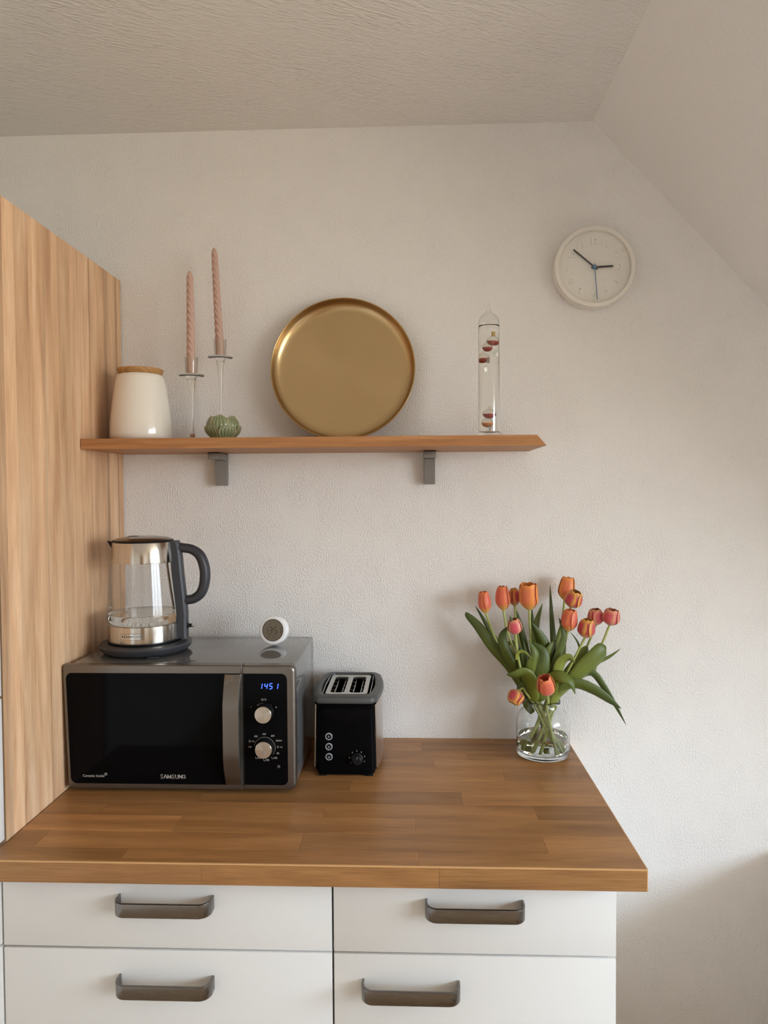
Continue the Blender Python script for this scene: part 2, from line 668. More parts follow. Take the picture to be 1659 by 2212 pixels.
def leaf_mat(name, dark, light):
    m, n, l, b = node_mat(name)
    uv = n.new('ShaderNodeUVMap')
    mp = n.new('ShaderNodeMapping'); mp.inputs['Scale'].default_value = (30, 1.2, 1)
    l.new(uv.outputs[0], mp.inputs[0])
    nz = n.new('ShaderNodeTexNoise'); nz.inputs['Scale'].default_value = 1.0; nz.inputs['Detail'].default_value = 2
    l.new(mp.outputs[0], nz.inputs['Vector'])
    s = n.new('ShaderNodeSeparateXYZ'); l.new(uv.outputs[0], s.inputs[0])
    r = n.new('ShaderNodeMapRange'); r.inputs['From Min'].default_value = 0.9; r.inputs['From Max'].default_value = 0.0
    r.inputs['To Min'].default_value = -0.15; r.inputs['To Max'].default_value = 0.65
    l.new(s.outputs[1], r.inputs['Value'])
    ad = n.new('ShaderNodeMath'); ad.operation = 'MULTIPLY_ADD'; ad.inputs[1].default_value = 0.5; ad.use_clamp = True
    l.new(nz.outputs['Fac'], ad.inputs[0]); l.new(r.outputs[0], ad.inputs[2])
    c = n.new('ShaderNodeMix'); c.data_type = 'RGBA'
    c.inputs[6].default_value = (*dark, 1); c.inputs[7].default_value = (*light, 1)
    l.new(ad.outputs[0], c.inputs[0])
    l.new(c.outputs[2], b.inputs['Base Color'])
    bp = n.new('ShaderNodeBump'); bp.inputs['Distance'].default_value = 0.0003
    l.new(nz.outputs['Fac'], bp.inputs['Height']); l.new(bp.outputs[0], b.inputs['Normal'])
    b.inputs['Roughness'].default_value = 0.38
    b.inputs['Specular IOR Level'].default_value = 0.4
    return m


M_WALL = plaster('wall_plaster', (0.83, 0.81, 0.79), 300.0, 0.0011, (1, 1, 1.5))
M_CEIL = plaster('ceiling_plaster', (0.78, 0.755, 0.725), 170.0, 0.0022, (3.2, 1, 1), turn=math.radians(25))
M_SLOPE = plaster('slope_plaster', (0.84, 0.82, 0.80), 120.0, 0.0006)
M_ROOM = plaster('room_plaster', (0.83, 0.80, 0.76), 120.0, 0.0006)
M_FLOOR = wood('floor_wood', (0.36, 0.25, 0.16), (0.48, 0.35, 0.23), (0.58, 0.45, 0.31), 'y')
M_FRAMEW = P('window_white', (0.8, 0.8, 0.79), 0.35)
M_OAK = wood('counter_oak', (0.265, 0.122, 0.042), (0.395, 0.190, 0.068), (0.51, 0.27, 0.103), 'x', ring=9, rough=0.36, pores=0.5, tint=0.36, rings=0.10)
M_EDGE = P('edge_strip', (0.62, 0.36, 0.16), 0.4)
M_ASH = wood('panel_ash', (0.47, 0.265, 0.145), (0.64, 0.395, 0.225), (0.75, 0.515, 0.325), 'z', ring=9, rough=0.5, pores=0.28, tint=0.25, rings=0.08, lo=0.33, hi=0.66)
M_SHELF = wood('shelf_oak', (0.34, 0.145, 0.05), (0.45, 0.205, 0.078), (0.56, 0.285, 0.12), 'x', ring=26, rough=0.5, pores=0.3, tint=0.05, rings=0.12)
M_FRONT = P('white_front', (0.73, 0.715, 0.69), 0.34, var=0.01, vs=3)
M_FEDGE = P('front_edge', (0.86, 0.80, 0.68), 0.35, var=0.01)
M_CARC = P('carcass_white', (0.8, 0.79, 0.77), 0.4, var=0.02)
M_DARKGAP = P('dark_gap', (0.012, 0.010, 0.009), 0.8)
M_BROWNEDGE = P('brown_edge', (0.28, 0.17, 0.09), 0.5)
M_STEELH = P('brushed_handle', (0.21, 0.195, 0.18), 0.27, 1.0, var=0.05, vs=60, stretch=(0.3, 8, 8), aniso=0.4)
M_BRACK = P('bracket_silver', (0.25, 0.24, 0.228), 0.42, 0.55, var=0.03)
M_BLACKP = P('black_plastic', (0.007, 0.007, 0.008), 0.45, spec=0.28, bump=0.0001, bs=900)
M_GLOSSB = P('black_gloss', (0.003, 0.003, 0.0035), 0.05, var=0.02, spec=0.07)
M_SILVER = P('silver_paint', (0.19, 0.172, 0.153), 0.30, 0.85, var=0.03, vs=40, stretch=(0.3, 4, 4))
M_MWTOP = P('grey_enamel', (0.24, 0.24, 0.237), 0.10, 0.60, var=0.05, vs=60, stretch=(6, 0.3, 6), spec=0.6)
M_KNOB = brushed_disc('turned_steel', (0.62, 0.58, 0.53), 0.22, 0.95, 'Y')
M_LED = P('blue_led', (0.02, 0.05, 0.3), 0.4, emit=(0.05, 0.13, 1.0), es=2.6)
M_PRINT = P('pale_print', (0.45, 0.42, 0.39), 0.5)
M_PRINTS = P('silver_print', (0.52, 0.48, 0.44), 0.35)
M_STEEL = brushed_disc('kettle_steel', (0.62, 0.58, 0.53), 0.17, 0.7, 'Z')
M_STEELT = P('toaster_steel', (0.58, 0.55, 0.52), 0.30, 1.0, var=0.04, vs=60, stretch=(1, 1, 8))
M_SLATE = P('slate_plastic', (0.033, 0.034, 0.040), 0.42, var=0.05, bump=0.00006, bs=1200)
M_RIM = P('rim_plastic', (0.075, 0.077, 0.077), 0.42, var=0.04, bump=0.00006, bs=1200)
M_LIDST = P('dark_steel', (0.30, 0.27, 0.24), 0.22, 1.0)
M_CHROME = P('chrome', (0.75, 0.74, 0.72), 0.12, 1.0)
M_SLOTS = P('slot_plate', (0.55, 0.53, 0.50), 0.30, 0.9)
M_DARKIN = P('toaster_inside', (0.03, 0.024, 0.018), 0.5)
M_RING = P('button_ring', (0.42, 0.45, 0.50), 0.4)
M_KGLASS = thin_glass('kettle_glass', (0.985, 0.99, 0.985), 0.45)
M_TGLASS = thin_glass('tube_glass', (0.985, 0.99, 0.985), 0.4)
M_VGLASS = glass('vase_glass', (0.985, 0.995, 0.985), 1.45)
M_HGLASS = glass('holder_glass', (0.985, 0.99, 0.98), 1.46)
M_WATER = glass('water', (0.97, 0.985, 0.95), 1.33)
M_OIL = glass('tube_liquid', (0.99, 0.985, 0.97), 1.33)
M_WAX = P('pink_wax', (0.56, 0.365, 0.30), 0.45, var=0.04, vs=30)
M_CERAM = P('cream_ceramic', (0.83, 0.78, 0.69), 0.14, var=0.01, coat=0.4)
M_BAMBOO = wood('bamboo_lid', (0.34, 0.17, 0.05), (0.42, 0.22, 0.075), (0.5, 0.28, 0.11), 'x', ring=40, rough=0.5)
M_GOLD = brushed_disc('brushed_brass', (0.56, 0.405, 0.215), 0.27, 0.6, 'Z')
M_CLOCKW = P('clock_white', (0.80, 0.765, 0.70), 0.45, var=0.01)
M_CLOCKF = P('clock_face', (0.84, 0.81, 0.75), 0.5, var=0.01)
M_NUM = P('clock_numeral', (0.90, 0.88, 0.84), 0.4, var=0.01)
M_HAND = P('black_hand', (0.022, 0.022, 0.02), 0.5)
M_BLUE = P('blue_hand', (0.065, 0.17, 0.32), 0.45)
M_PUCK = P('white_plastic', (0.84, 0.84, 0.85), 0.35, var=0.01)
M_LCD = P('lcd', (0.155, 0.125, 0.085), 0.30, var=0.05)
M_LCDD = P('lcd_digit', (0.045, 0.036, 0.024), 0.4)
M_LCDF = P('lcd_faint', (0.11, 0.088, 0.06), 0.4)
M_REDL = P('red_liquid', (0.40, 0.012, 0.010), 0.15, var=0.1)
M_AMBL = P('amber_liquid', (0.80, 0.24, 0.02), 0.15, var=0.1)
M_TAG = P('metal_tag', (0.42, 0.39, 0.34), 0.28, 1.0)
M_FGLASS = thin_glass('float_glass', (0.97, 0.955, 0.92), 0.65)
M_YEL = P('yellow_glass', (0.55, 0.33, 0.03), 0.2)


def celadon():
    m, n, l, b = node_mat('celadon_glaze')
    uv = n.new('ShaderNodeUVMap')
    s = n.new('ShaderNodeSeparateXYZ'); l.new(uv.outputs[0], s.inputs[0])
    w = n.new('ShaderNodeMath'); w.operation = 'MULTIPLY'; w.inputs[1].default_value = 2 * PI * 5
    l.new(s.outputs[0], w.inputs[0])
    si = n.new('ShaderNodeMath'); si.operation = 'COSINE'; l.new(w.outputs[0], si.inputs[0])
    a = n.new('ShaderNodeMath'); a.operation = 'MULTIPLY_ADD'; a.inputs[1].default_value = 2; a.inputs[2].default_value = -1
    l.new(s.outputs[0], a.inputs[0])
    ab = n.new('ShaderNodeMath'); ab.operation = 'ABSOLUTE'; l.new(a.outputs[0], ab.inputs[0])
    mx0 = n.new('ShaderNodeMath'); mx0.operation = 'MAXIMUM'; l.new(ab.outputs[0], mx0.inputs[0]); l.new(s.outputs[1], mx0.inputs[1])
    r = n.new('ShaderNodeMapRange'); r.inputs['From Min'].default_value = 0.84; r.inputs['From Max'].default_value = 0.99
    l.new(mx0.outputs[0], r.inputs['Value'])
    rb = n.new('ShaderNodeMapRange'); rb.inputs['From Min'].default_value = -1; rb.inputs['From Max'].default_value = 0.6
    rb.inputs['To Min'].default_value = 0.0; rb.inputs['To Max'].default_value = 1.0
    l.new(si.outputs[0], rb.inputs['Value'])
    c1 = n.new('ShaderNodeMix'); c1.data_type = 'RGBA'
    c1.inputs[6].default_value = (0.17, 0.205, 0.095, 1); c1.inputs[7].default_value = (0.275, 0.305, 0.175, 1)
    l.new(rb.outputs[0], c1.inputs[0])
    c2 = n.new('ShaderNodeMix'); c2.data_type = 'RGBA'; c2.inputs[7].default_value = (0.52, 0.47, 0.31, 1)
    l.new(c1.outputs[2], c2.inputs[6]); l.new(r.outputs[0], c2.inputs[0])
    l.new(c2.outputs[2], b.inputs['Base Color'])
    bp = n.new('ShaderNodeBump'); bp.inputs['Distance'].default_value = 0.0006
    l.new(si.outputs[0], bp.inputs['Height']); l.new(bp.outputs[0], b.inputs['Normal'])
    b.inputs['Roughness'].default_value = 0.2
    return m


M_CELADON = celadon()
M_ORANGE = petal_mat('petal_orange', (0.72, 0.19, 0.085), (0.86, 0.33, 0.045), (0.70, 0.42, 0.05), (0.80, 0.20, 0.10), 0.4, 0.45)
M_CORAL = petal_mat('petal_coral', (0.66, 0.14, 0.085), (0.80, 0.235, 0.07), (0.72, 0.44, 0.07), (0.75, 0.15, 0.08), 0.5, 0.55)
M_STRIPE = petal_mat('petal_striped', (0.50, 0.06, 0.08), (0.80, 0.46, 0.06), (0.62, 0.42, 0.16), (0.60, 0.08, 0.12), 0.4, 0.42)
M_PINK = petal_mat('petal_pink', (0.60, 0.085, 0.115), (0.74, 0.40, 0.20), (0.60, 0.30, 0.22), (0.72, 0.24, 0.22), 0.6, 0.5)
M_LEAFD = leaf_mat('leaf_dark', (0.042, 0.068, 0.011), (0.115, 0.145, 0.018))
M_LEAFM = leaf_mat('leaf_mid', (0.07, 0.105, 0.017), (0.19, 0.22, 0.03))
M_LEAFL = leaf_mat('leaf_light', (0.13, 0.165, 0.025), (0.30, 0.33, 0.06))
M_STEM = P('stem_green', (0.37, 0.42, 0.12), 0.4, var=0.12, vs=60)
M_STEMD = P('stem_dark', (0.14, 0.18, 0.04), 0.42, var=0.12, vs=60)

# ------------------------------------------------------------------ the room
HC, XS, MS = 2.4506, 1.1963, -1.0817     # ceiling height, where the roof slope starts, its fall
XL, XR, YF = -0.66, 3.3, -4.2
CHEEK = -0.675


def struct(name, bm, m, parent=None, **k):
    o = obj(name, bm, m, parent, **k)
    if parent is None:
        o['kind'] = 'structure'
    return o


zk = HC + MS * (XR - XS)
b = bmesh.new()
w = [(XL, 0), (XR, 0), (XR, zk), (XS, HC), (XL, HC)]
add_loft(b, [[(x, 0, z) for x, z in w], [(x, 0.12, z) for x, z in w]])
bmesh.ops.recalc_face_normals(b, faces=b.faces)
struct('wall_back', b, M_WALL)
b = bmesh.new()
add_box(b, XL, XS, YF, 0.0, HC, HC + 0.12)
add_box(b, XS, XR, YF, CHEEK, HC, HC + 0.12)
struct('ceiling', b, M_CEIL)
b = bmesh.new()
q = [(XS, HC), (XR, zk), (XR + 0.1, zk), (XR + 0.1, HC + 0.12), (XS, HC + 0.12)]
add_loft(b, [[(x, CHEEK, z) for x, z in q], [(x, 0.0, z) for x, z in q]])
bmesh.ops.recalc_face_normals(b, faces=b.faces)
struct('ceiling_slope', b, M_SLOPE)
struct('floor', bx(XL, XR, YF, 0, -0.1, 0), M_FLOOR)
struct('wall_left', bx(XL - 0.1, XL, YF, 0, 0, HC), M_ROOM)
struct('wall_front', bx(XL, XR, YF - 0.1, YF, 0, HC), M_ROOM)
b = bmesh.new()
add_box(b, XR, XR + 0.1, YF, 0, 0, WIN_Z0)
add_box(b, XR, XR + 0.1, YF, WIN_Y1, WIN_Z0, HC)
add_box(b, XR, XR + 0.1, WIN_Y0, CHEEK, WIN_Z0, HC)
add_box(b, XR, XR + 0.1, CHEEK, 0, WIN_Z0, zk)
add_box(b, XR, XR + 0.1, WIN_Y1, WIN_Y0, WIN_Z1, HC)
struct('wall_right', b, M_ROOM)
b = bmesh.new()
ft = 0.05
add_box(b, XR + 0.03, XR + 0.08, WIN_Y1, WIN_Y0, WIN_Z0, WIN_Z0 + ft)
add_box(b, XR + 0.03, XR + 0.08, WIN_Y1, WIN_Y0, WIN_Z1 - ft, WIN_Z1)
for yy in (WIN_Y1, WIN_Y1 + (WIN_Y0 - WIN_Y1) / 3, WIN_Y1 + 2 * (WIN_Y0 - WIN_Y1) / 3, WIN_Y0 - ft):
    add_box(b, XR + 0.03, XR + 0.08, yy, yy + ft, WIN_Z0 + ft, WIN_Z1 - ft)
struct('window_1', b, M_FRAMEW)

struct('reflection_panel', bx(0.75, 1.60, YF, YF + 0.04, 0.0, 2.02, bev=0.004), M_BROWNEDGE)  # brown panel added behind the camera to give the metal something dark to reflect
# unseen low block, added to shade the lower right of the back wall
struct('shade_block', bx(1.70, XR, -1.7, 0.0, 0.0, 0.64), M_ROOM)
# unseen slab added outside above the window to cut off the high sky
struct('sky_blocker', bx(XR + 0.1, XR + 1.3, YF - 1.0, 0.8, WIN_Z1 + 0.02, WIN_Z1 + 0.14), M_FRAMEW)

# ------------------------------------------------------------------ tall cabinet on the left
HT = 2.0775
DP = 0.568
TC = thing('tall_cabinet', 'tall cabinet at the left edge with a light striped wood side', 'cabinet', (-0.3, -0.28, 0.0))
obj('carcass', bx(-0.6, -0.020, -DP + 0.001, -0.003, 0.0, HT - 0.002), M_CARC, TC)
cuts = [-0.004, -0.030, -0.0385, -0.0869, -0.104, -0.1826, -0.190, -0.2279, -0.2796, -0.335, -0.3909, -0.3985, -0.452, -0.503, -0.5414, -DP]
tones = [0.55, 0.12, 0.6, 0.0, 0.62, 0.18, 0.68, 0.60, 0.42, 0.66, 0.20, 0.78, 0.55, 0.88, 0.25]
for i in range(len(cuts) - 1):
    obj('board', bx(-0.019, 0.0, cuts[i + 1] + 0.0001, cuts[i] - 0.0001, 0.0, HT, bev=0.0003, seg=1), M_ASH, TC, color=(random.random(), tones[i], 0, 1))
obj('front_edge_strip', bx(-0.019, -0.0001, -DP - 0.0022, -DP - 0.0001, 0.0, HT), M_BROWNEDGE, TC)
fx1 = -0.0005
for nm, z0, z1 in (('upper_door', 1.1685, HT - 0.002), ('middle_door', 0.905, 1.1645)):
    obj(nm, bx(-0.598, fx1, -DP - 0.024, -DP - 0.004, z0, z1, bev=0.002), M_FRONT, TC)
obj('drawer_front', bx(-0.598, 0.0030, -DP - 0.0275, -DP - 0.004, 0.7235, 0.862, bev=0.002), M_FRONT, TC)
obj('lower_door', bx(-0.598, 0.0030, -DP - 0.0275, -DP - 0.004, 0.10, 0.7195, bev=0.002), M_FRONT, TC)

# ------------------------------------------------------------------ base cabinets
DF = 0.5955      # plane of the fronts
HZ = 0.9         # worktop height
TW = 0.0378


def handle(cx, z0, parent):
    """a bent flat bar: two legs that curve into a straight grip"""
    L, out, hgt, th = 0.168, 0.032, 0.0255, 0.0042
    pts = []
    r = 0.019
    for k in range(9):
        a = PI + (PI / 2) * k / 8
        pts.append((-L / 2 + r + r * math.cos(a), -(out - r) + r * math.sin(a)))
    pts = [(-L / 2, 0.0)] + pts
    pts = pts + [(-x, y) for x, y in reversed(pts)]
    rings = []
    n = len(pts)
    for i in range(n):
        p = Vector(pts[i])
        t = (Vector(pts[min(i + 1, n - 1)]) - Vector(pts[max(i - 1, 0)])).normalized()
        nn = Vector((-t.y, t.x)) * (th / 2)
        ins = 0.0018
        o, q = p + nn, p - nn
        rings.append([(cx + q.x, -DF + q.y, z0 + ins * 0.4), (cx + o.x, -DF + o.y, z0), (cx + o.x, -DF + o.y, z0 + hgt), (cx + q.x, -DF + q.y, z0 + hgt - ins * 0.4)])
    bm = bmesh.new()
    add_loft(bm, rings)
    bmesh.ops.recalc_face_normals(bm, faces=bm.faces)
    es = [e for e in bm.edges if e.is_manifold and e.calc_face_angle(0) > 0.9]
    bmesh.ops.bevel(bm, geom=es, offset=0.0006, segments=2, affect='EDGES', profile=0.5)
    return obj('handle', bm, M_STEELH, parent, label='brushed steel bow handle')


def front(name, x0, x1, z0, z1, parent):
    bm = bmesh.new()
    add_box(bm, x0, x1, -DF, -DF + 0.019, z0, z1, bev=0.0012)
    return obj(name, bm, M_FRONT, parent)


def cabinet(label, x0, x1, lower, hx1, hx2):
    c = thing('base_cabinet', label, 'cabinet', ((x0 + x1) / 2, -0.29, 0.0), group=None)
    bm = bmesh.new()
    add_box(bm, x0, x0 + 0.018, -DF + 0.022, -0.02, 0.10, HZ - TW - 0.002)
    add_box(bm, x1 - 0.018, x1, -DF + 0.022, -0.02, 0.10, HZ - TW - 0.002)
    add_box(bm, x0 + 0.018, x1 - 0.018, -DF + 0.022, -0.02, 0.10, 0.118)
    add_box(bm, x0 + 0.018, x1 - 0.018, -0.036, -0.02, 0.118, HZ - TW - 0.002)
    obj('carcass', bm, M_CARC, c)
    obj('plinth', bx(x0, x1, -0.54, -0.52, 0.0, 0.10), M_CARC, c)
    g = 0.0003
    a = front('drawer', x0 + g, x1 - g, 0.7235, HZ - TW - 0.004, c)
    handle(hx1, 0.7965, a)
    d = front(lower, x0 + g, x1 - g, 0.4 if lower == 'drawer' else 0.105, 0.7195, c)
    handle(hx2, 0.651, d)
    if lower == 'drawer':
        front('drawer', x0 + g, x1 - g, 0.105, 0.396, c)
    return c


cabinet('white drawer unit below the microwave, both visible handles centred', 0.0065, 0.5995, 'drawer', 0.3042, 0.3030)
cabinet('white cabinet below the tulips, its lower door handle set left', 0.6022, 1.0957, 'door', 0.8496, 0.7380)
# ------------------------------------------------------------------ worktop of oak staves
WX0, WX1, WD = 0.0030, 1.136, 0.6372
WT = thing('worktop', 'oak stave worktop with a pale front edge line over the white cabinets', 'worktop', (0.57, -0.32, HZ - TW))
obj('core', bx(WX0, WX1 - 0.0008, -WD + 0.0025, -0.001, HZ - TW, HZ - 0.0036), M_OAK, WT, color=(0.3, 0.4, 0, 1))
rows = [(-0.6345, -0.587, [0.235, 0.7536]), (-0.587, -0.523, [0.06, 0.540, 0.980]), (-0.523, -0.458, [0.29, 0.748]),
        (-0.458, -0.395, [0.12, 0.567, 0.985]), (-0.395, -0.334, [0.30, 0.845]), (-0.334, -0.2755, [0.22, 0.610, 1.02]),
        (-0.2755, -0.215, [0.40, 0.9456, 1.112]), (-0.215, -0.152, [0.25, 0.793]), (-0.152, -0.093, [0.46, 0.872, 1.075]),
        (-0.093, -0.036, [0.3, 0.7655]), (-0.036, -0.002, [0.52, 0.95])]
tone = {(2, 0): 0.85, (2, 1): 0.5, (2, 2): 0.35, (3, 1): 0.55, (3, 3): 0.2, (1, 1): 0.62, (1, 2): 0.3, (0, 1): 0.55, (4, 0): 0.3, (4, 1): 0.25, (4, 2): 0.6, (6, 1): 0.7, (6, 2): 0.35, (9, 1): 0.6, (9, 2): 0.2}
for ri, (y0, y1, cx) in enumerate(rows):
    xs = [WX0] + cx + [WX1 - 0.0016]
    for k in range(len(xs) - 1):
        t = tone.get((ri, k), 0.3 + 0.4 * random.random())
        obj('stave', bx(xs[k] + 0.00008, xs[k + 1] - 0.00008, y0 + 0.00008, y1 - 0.00008, HZ - 0.0034, HZ, bev=0.00025, seg=1), M_OAK, WT, color=(random.random(), t, 0, 1))
xs = [WX0, 0.3804, 0.7867, WX1 - 0.0016]
for k in range(3):
    obj('edge_stave', bx(xs[k] + 0.0001, xs[k + 1] - 0.0001, -WD, -WD + 0.0024, HZ - TW, HZ - 0.0026, bev=0.0003, seg=1), M_OAK, WT, color=(random.random(), [0.3, 0.45, 0.25][k], 0, 1))
b = bmesh.new()
add_box(b, WX0, WX1 - 0.0014, -WD + 0.0003, -0.6347, HZ - 0.0025, HZ - 0.0001)
add_box(b, WX1 - 0.0015, WX1, -WD + 0.0003, -0.002, HZ - TW, HZ - 0.0001)
obj('edge_line', b, M_EDGE, WT, label='pale edging line')

# ------------------------------------------------------------------ shelf and its brackets
ZS, TS, DS = 1.6569, 0.0238, 0.2451
b = bmesh.new()
pr = [(0.0015, ZS - TS), (1.0395, ZS - TS), (1.0185, ZS), (0.0015, ZS)]
add_loft(b, [[(x, -DS, z) for x, z in pr], [(x, -0.001, z) for x, z in pr]])
bmesh.ops.recalc_face_normals(b, faces=b.faces)
bmesh.ops.bevel(b, geom=list(b.edges), offset=0.0006, segments=1, affect='EDGES')
sh = top(obj('shelf', b, M_SHELF, color=(0.21, 0.5, 0, 1), ang=20), 'oak wall shelf with a slanted right end holding the ornaments', 'shelf')
sh['label'] = 'oak wall shelf with a slanted right end holding the tray and candles'


def bracket(x0, label):
    w_ = 0.0300
    br = thing('shelf_bracket', label, 'bracket', (x0 + w_ / 2, 0.0, ZS - TS - 0.02), group='brackets under the wall shelf')
    zt = ZS - TS - 0.0006
    obj('arm', bx(x0, x0 + w_, -0.086, -0.0005, zt - 0.017, zt - 0.002, bev=0.0007), M_BRACK, br)
    obj('pad', bx(x0 + 0.0005, x0 + w_ - 0.0005, -0.086, -0.001, zt - 0.0019, zt), M_BLACKP, br)
    bm = bmesh.new()
    p_ = [(-0.028, zt - 0.0174), (-0.026, zt - 0.081), (-0.0005, zt - 0.081), (-0.0005, zt - 0.0174)]
    add_loft(bm, [[(x0 + 0.0012, y, z) for y, z in p_], [(x0 + w_ - 0.0012, y, z) for y, z in p_]])
    bmesh.ops.recalc_face_normals(bm, faces=bm.faces)
    bmesh.ops.bevel(bm, geom=list(bm.edges), offset=0.0009, segments=2, affect='EDGES')
    obj('wall_plate', bm, M_BRACK, br)


bracket(0.2440, 'grey metal shelf bracket below the candle holders, left of the two')
bracket(0.7733, 'grey metal shelf bracket below the tray side of the shelf, right of the two')

# ------------------------------------------------------------------ microwave
MWX0, MWX1, MWF = 0.0036, 0.4985, -0.3543
MZ0, MZ1 = 0.9085, 1.1722
MW = thing('microwave', 'silver and black microwave on the worktop beside the wood panel', 'microwave', (0.25, -0.2, HZ))
SPL = 0.3880


def taper(bm):
    """the front narrows a little towards its lower left corner"""
    for v in bm.verts:
        if v.co.x < SPL:
            v.co.x += 0.0085 * (MZ1 - v.co.z) / (MZ1 - MZ0) * (SPL - v.co.x) / (SPL - MWX0)
    return bm


obj('body', bx(MWX0 + 0.010, MWX1 - 0.0035, -0.334, -0.046, MZ0 + 0.002, MZ1 - 0.0006, bev=0.0055, seg=3), M_MWTOP, MW)


def frame_bm(outer, inner, yf, yb, lip, one_side=False):
    """a ring between two outlines with a rounded outer front edge and a recess for the panel"""
    bm = bmesh.new()
    cx = sum(p[0] for p in outer) / len(outer)
    cz = sum(p[1] for p in outer) / len(outer)
    def inset(d):
        if one_side:      # only the free right edge is rounded deeply
            zlo, zhi = min(p[1] for p in outer), max(p[1] for p in outer)
            xlo, xhi = min(p[0] for p in outer), max(p[0] for p in outer)
            return [(x - d * max(0.0, (x - xlo) / (xhi - xlo) * 2 - 1), z + (0.4 * d if z < cz else -0.4 * d) * min(1, abs(z - cz) / (zhi - zlo) * 2)) for x, z in outer]
        w_ = max(abs(p[0] - cx) for p in outer); h_ = max(abs(p[1] - cz) for p in outer)
        return [(cx + (x - cx) * (1 - d / w_), cz + (z - cz) * (1 - d / h_)) for x, z in outer]
    rings = [[(x, yb, z) for x, z in outer]]
    for a in (0, 22, 45, 68, 90):
        t_ = math.radians(a)
        rings.append([(x, yf + lip * (1 - math.sin(t_)), z) for x, z in inset(lip * (1 - math.cos(t_)))])
    rings.append([(x, yf, z) for x, z in inner])
    rings.append([(x, yf + 0.004, z) for x, z in inner])
    rings.append([(x, yb, z) for x, z in inner])
    add_loft(bm, rings, closed=True)
    bmesh.ops.recalc_face_normals(bm, faces=bm.faces)
    return bm


N = 5
# door
dout = rrect(MWX0, SPL - 0.0006, MZ0, MZ1, 0.005, N, (0.006, 0.0012, 0.0012, 0.006))
dpan = rrect(0.0098, SPL - 0.0012, 0.9195, 1.1555, 0.01, N, (0.013, 0.001, 0.001, 0.013))
door = obj('door', taper(frame_bm(dout, dpan, MWF, -0.3345, 0.003)), M_SILVER, MW)
bm = taper(slab([(x, z) for x, z in dpan], MWF + 0.0006, -0.3345))
win = obj('door_glass', bm, M_GLOSSB, door, label='black glass door panel')
# bow handle of the door
hs = []
zs = [0.9205 + (1.1535 - 0.9205) * k / 24 for k in range(25)]
for z in zs:
    t = (z - zs[0]) / (zs[-1] - zs[0])
    bow = 0.0015 + 0.0225 * min(1.0, math.sin(PI * t) * 1.35) ** 0.8
    yf = MWF - bow
    hs.append([(0.3495, MWF + 0.0002, z), (0.3495, yf + 0.002, z), (0.3510, yf, z), (0.3835, yf, z), (0.3852, yf + 0.0025, z), (0.3852, MWF + 0.0002, z)])
bm = bmesh.new()
add_loft(bm, hs)
bmesh.ops.recalc_face_normals(bm, faces=bm.faces)
obj('door_handle', bm, M_SILVER, door, ang=50, label='broad silver bow handle')
# maker's lettering, cut letter by letter: the A has no bar
LH, LW = 0.0088, 0.0064
bm = bmesh.new()
xx = 0.0
for ch in 'SAMSUNG':
    if ch == 'A':
        add_stroke(bm, [(xx, -LH / 2 + 0.0006), (xx + LW * 0.5, LH / 2 - 0.0004), (xx + LW, -LH / 2 + 0.0006)], 0.0015)
    elif ch == 'M':
        add_stroke(bm, [(xx, -LH / 2 + 0.0006), (xx + 0.0007, LH / 2 - 0.0006), (xx + LW * 0.6, -LH / 2 + 0.0008), (xx + LW * 1.12, LH / 2 - 0.0006), (xx + LW * 1.2, -LH / 2 + 0.0006)], 0.0014)
        xx += LW * 0.2
    elif ch == 'N':
        add_stroke(bm, [(xx + 0.0004, -LH / 2 + 0.0006), (xx + 0.0004, LH / 2 - 0.0006), (xx + LW * 0.95, -LH / 2 + 0.0006), (xx + LW * 0.95, LH / 2 - 0.0006)], 0.0014)
    elif ch == 'U':
        add_stroke(bm, [(xx + 0.0004, LH / 2 - 0.0006), (xx + 0.0004, -0.002)] + arc(xx + LW * 0.5, -0.0015, LW * 0.5 - 0.0005, 180, 360, 8) + [(xx + LW - 0.0005, LH / 2 - 0.0006)], 0.0014)
    elif ch == 'S':
        add_stroke(bm, arc(xx + LW * 0.5, LH * 0.24, 0.0021, 20, 270, 10) + arc(xx + LW * 0.5, -LH * 0.24, 0.0021, 90, -160, 10), 0.0014)
    elif ch == 'G':
        add_stroke(bm, arc(xx + LW * 0.5, 0.0, 0.0034, 40, 345, 14) + [(xx + LW * 0.55, -0.0004)], 0.0014)
    xx += LW + 0.0013
bm.transform(Matrix.Translation((-xx / 2, 0, 0)))
obj('lettering', put(bm, 0.2375, MWF + 0.0003, 0.9357), M_PRINTS, win, flat=True)
bm = text_bm('Ceramic Inside', 0.0078, 0.0002, bold=0.0)
bm.transform(Matrix.Translation((0, 0, 0)))
hexa = bmesh.new()
add_stroke(hexa, arc(0, 0, 0.0030, 30, 330 + 60, 6), 0.0005)
add_stroke(hexa, arc(0, 0, 0.0014, 30, 390, 6), 0.0004)
for a in range(30, 390, 60):
    add_stroke(hexa, arc(0, 0, 0.0014, a, a, 1)[:1] + arc(0, 0, 0.003, a, a, 1)[:1], 0.0004)
hexa.transform(Matrix.Translation((0.0265, 0.0040, 0)))
merge(bm, hexa)
obj('small_lettering', put(bm, 0.0665, MWF + 0.0003, 0.9357), M_PRINT, win, flat=True)
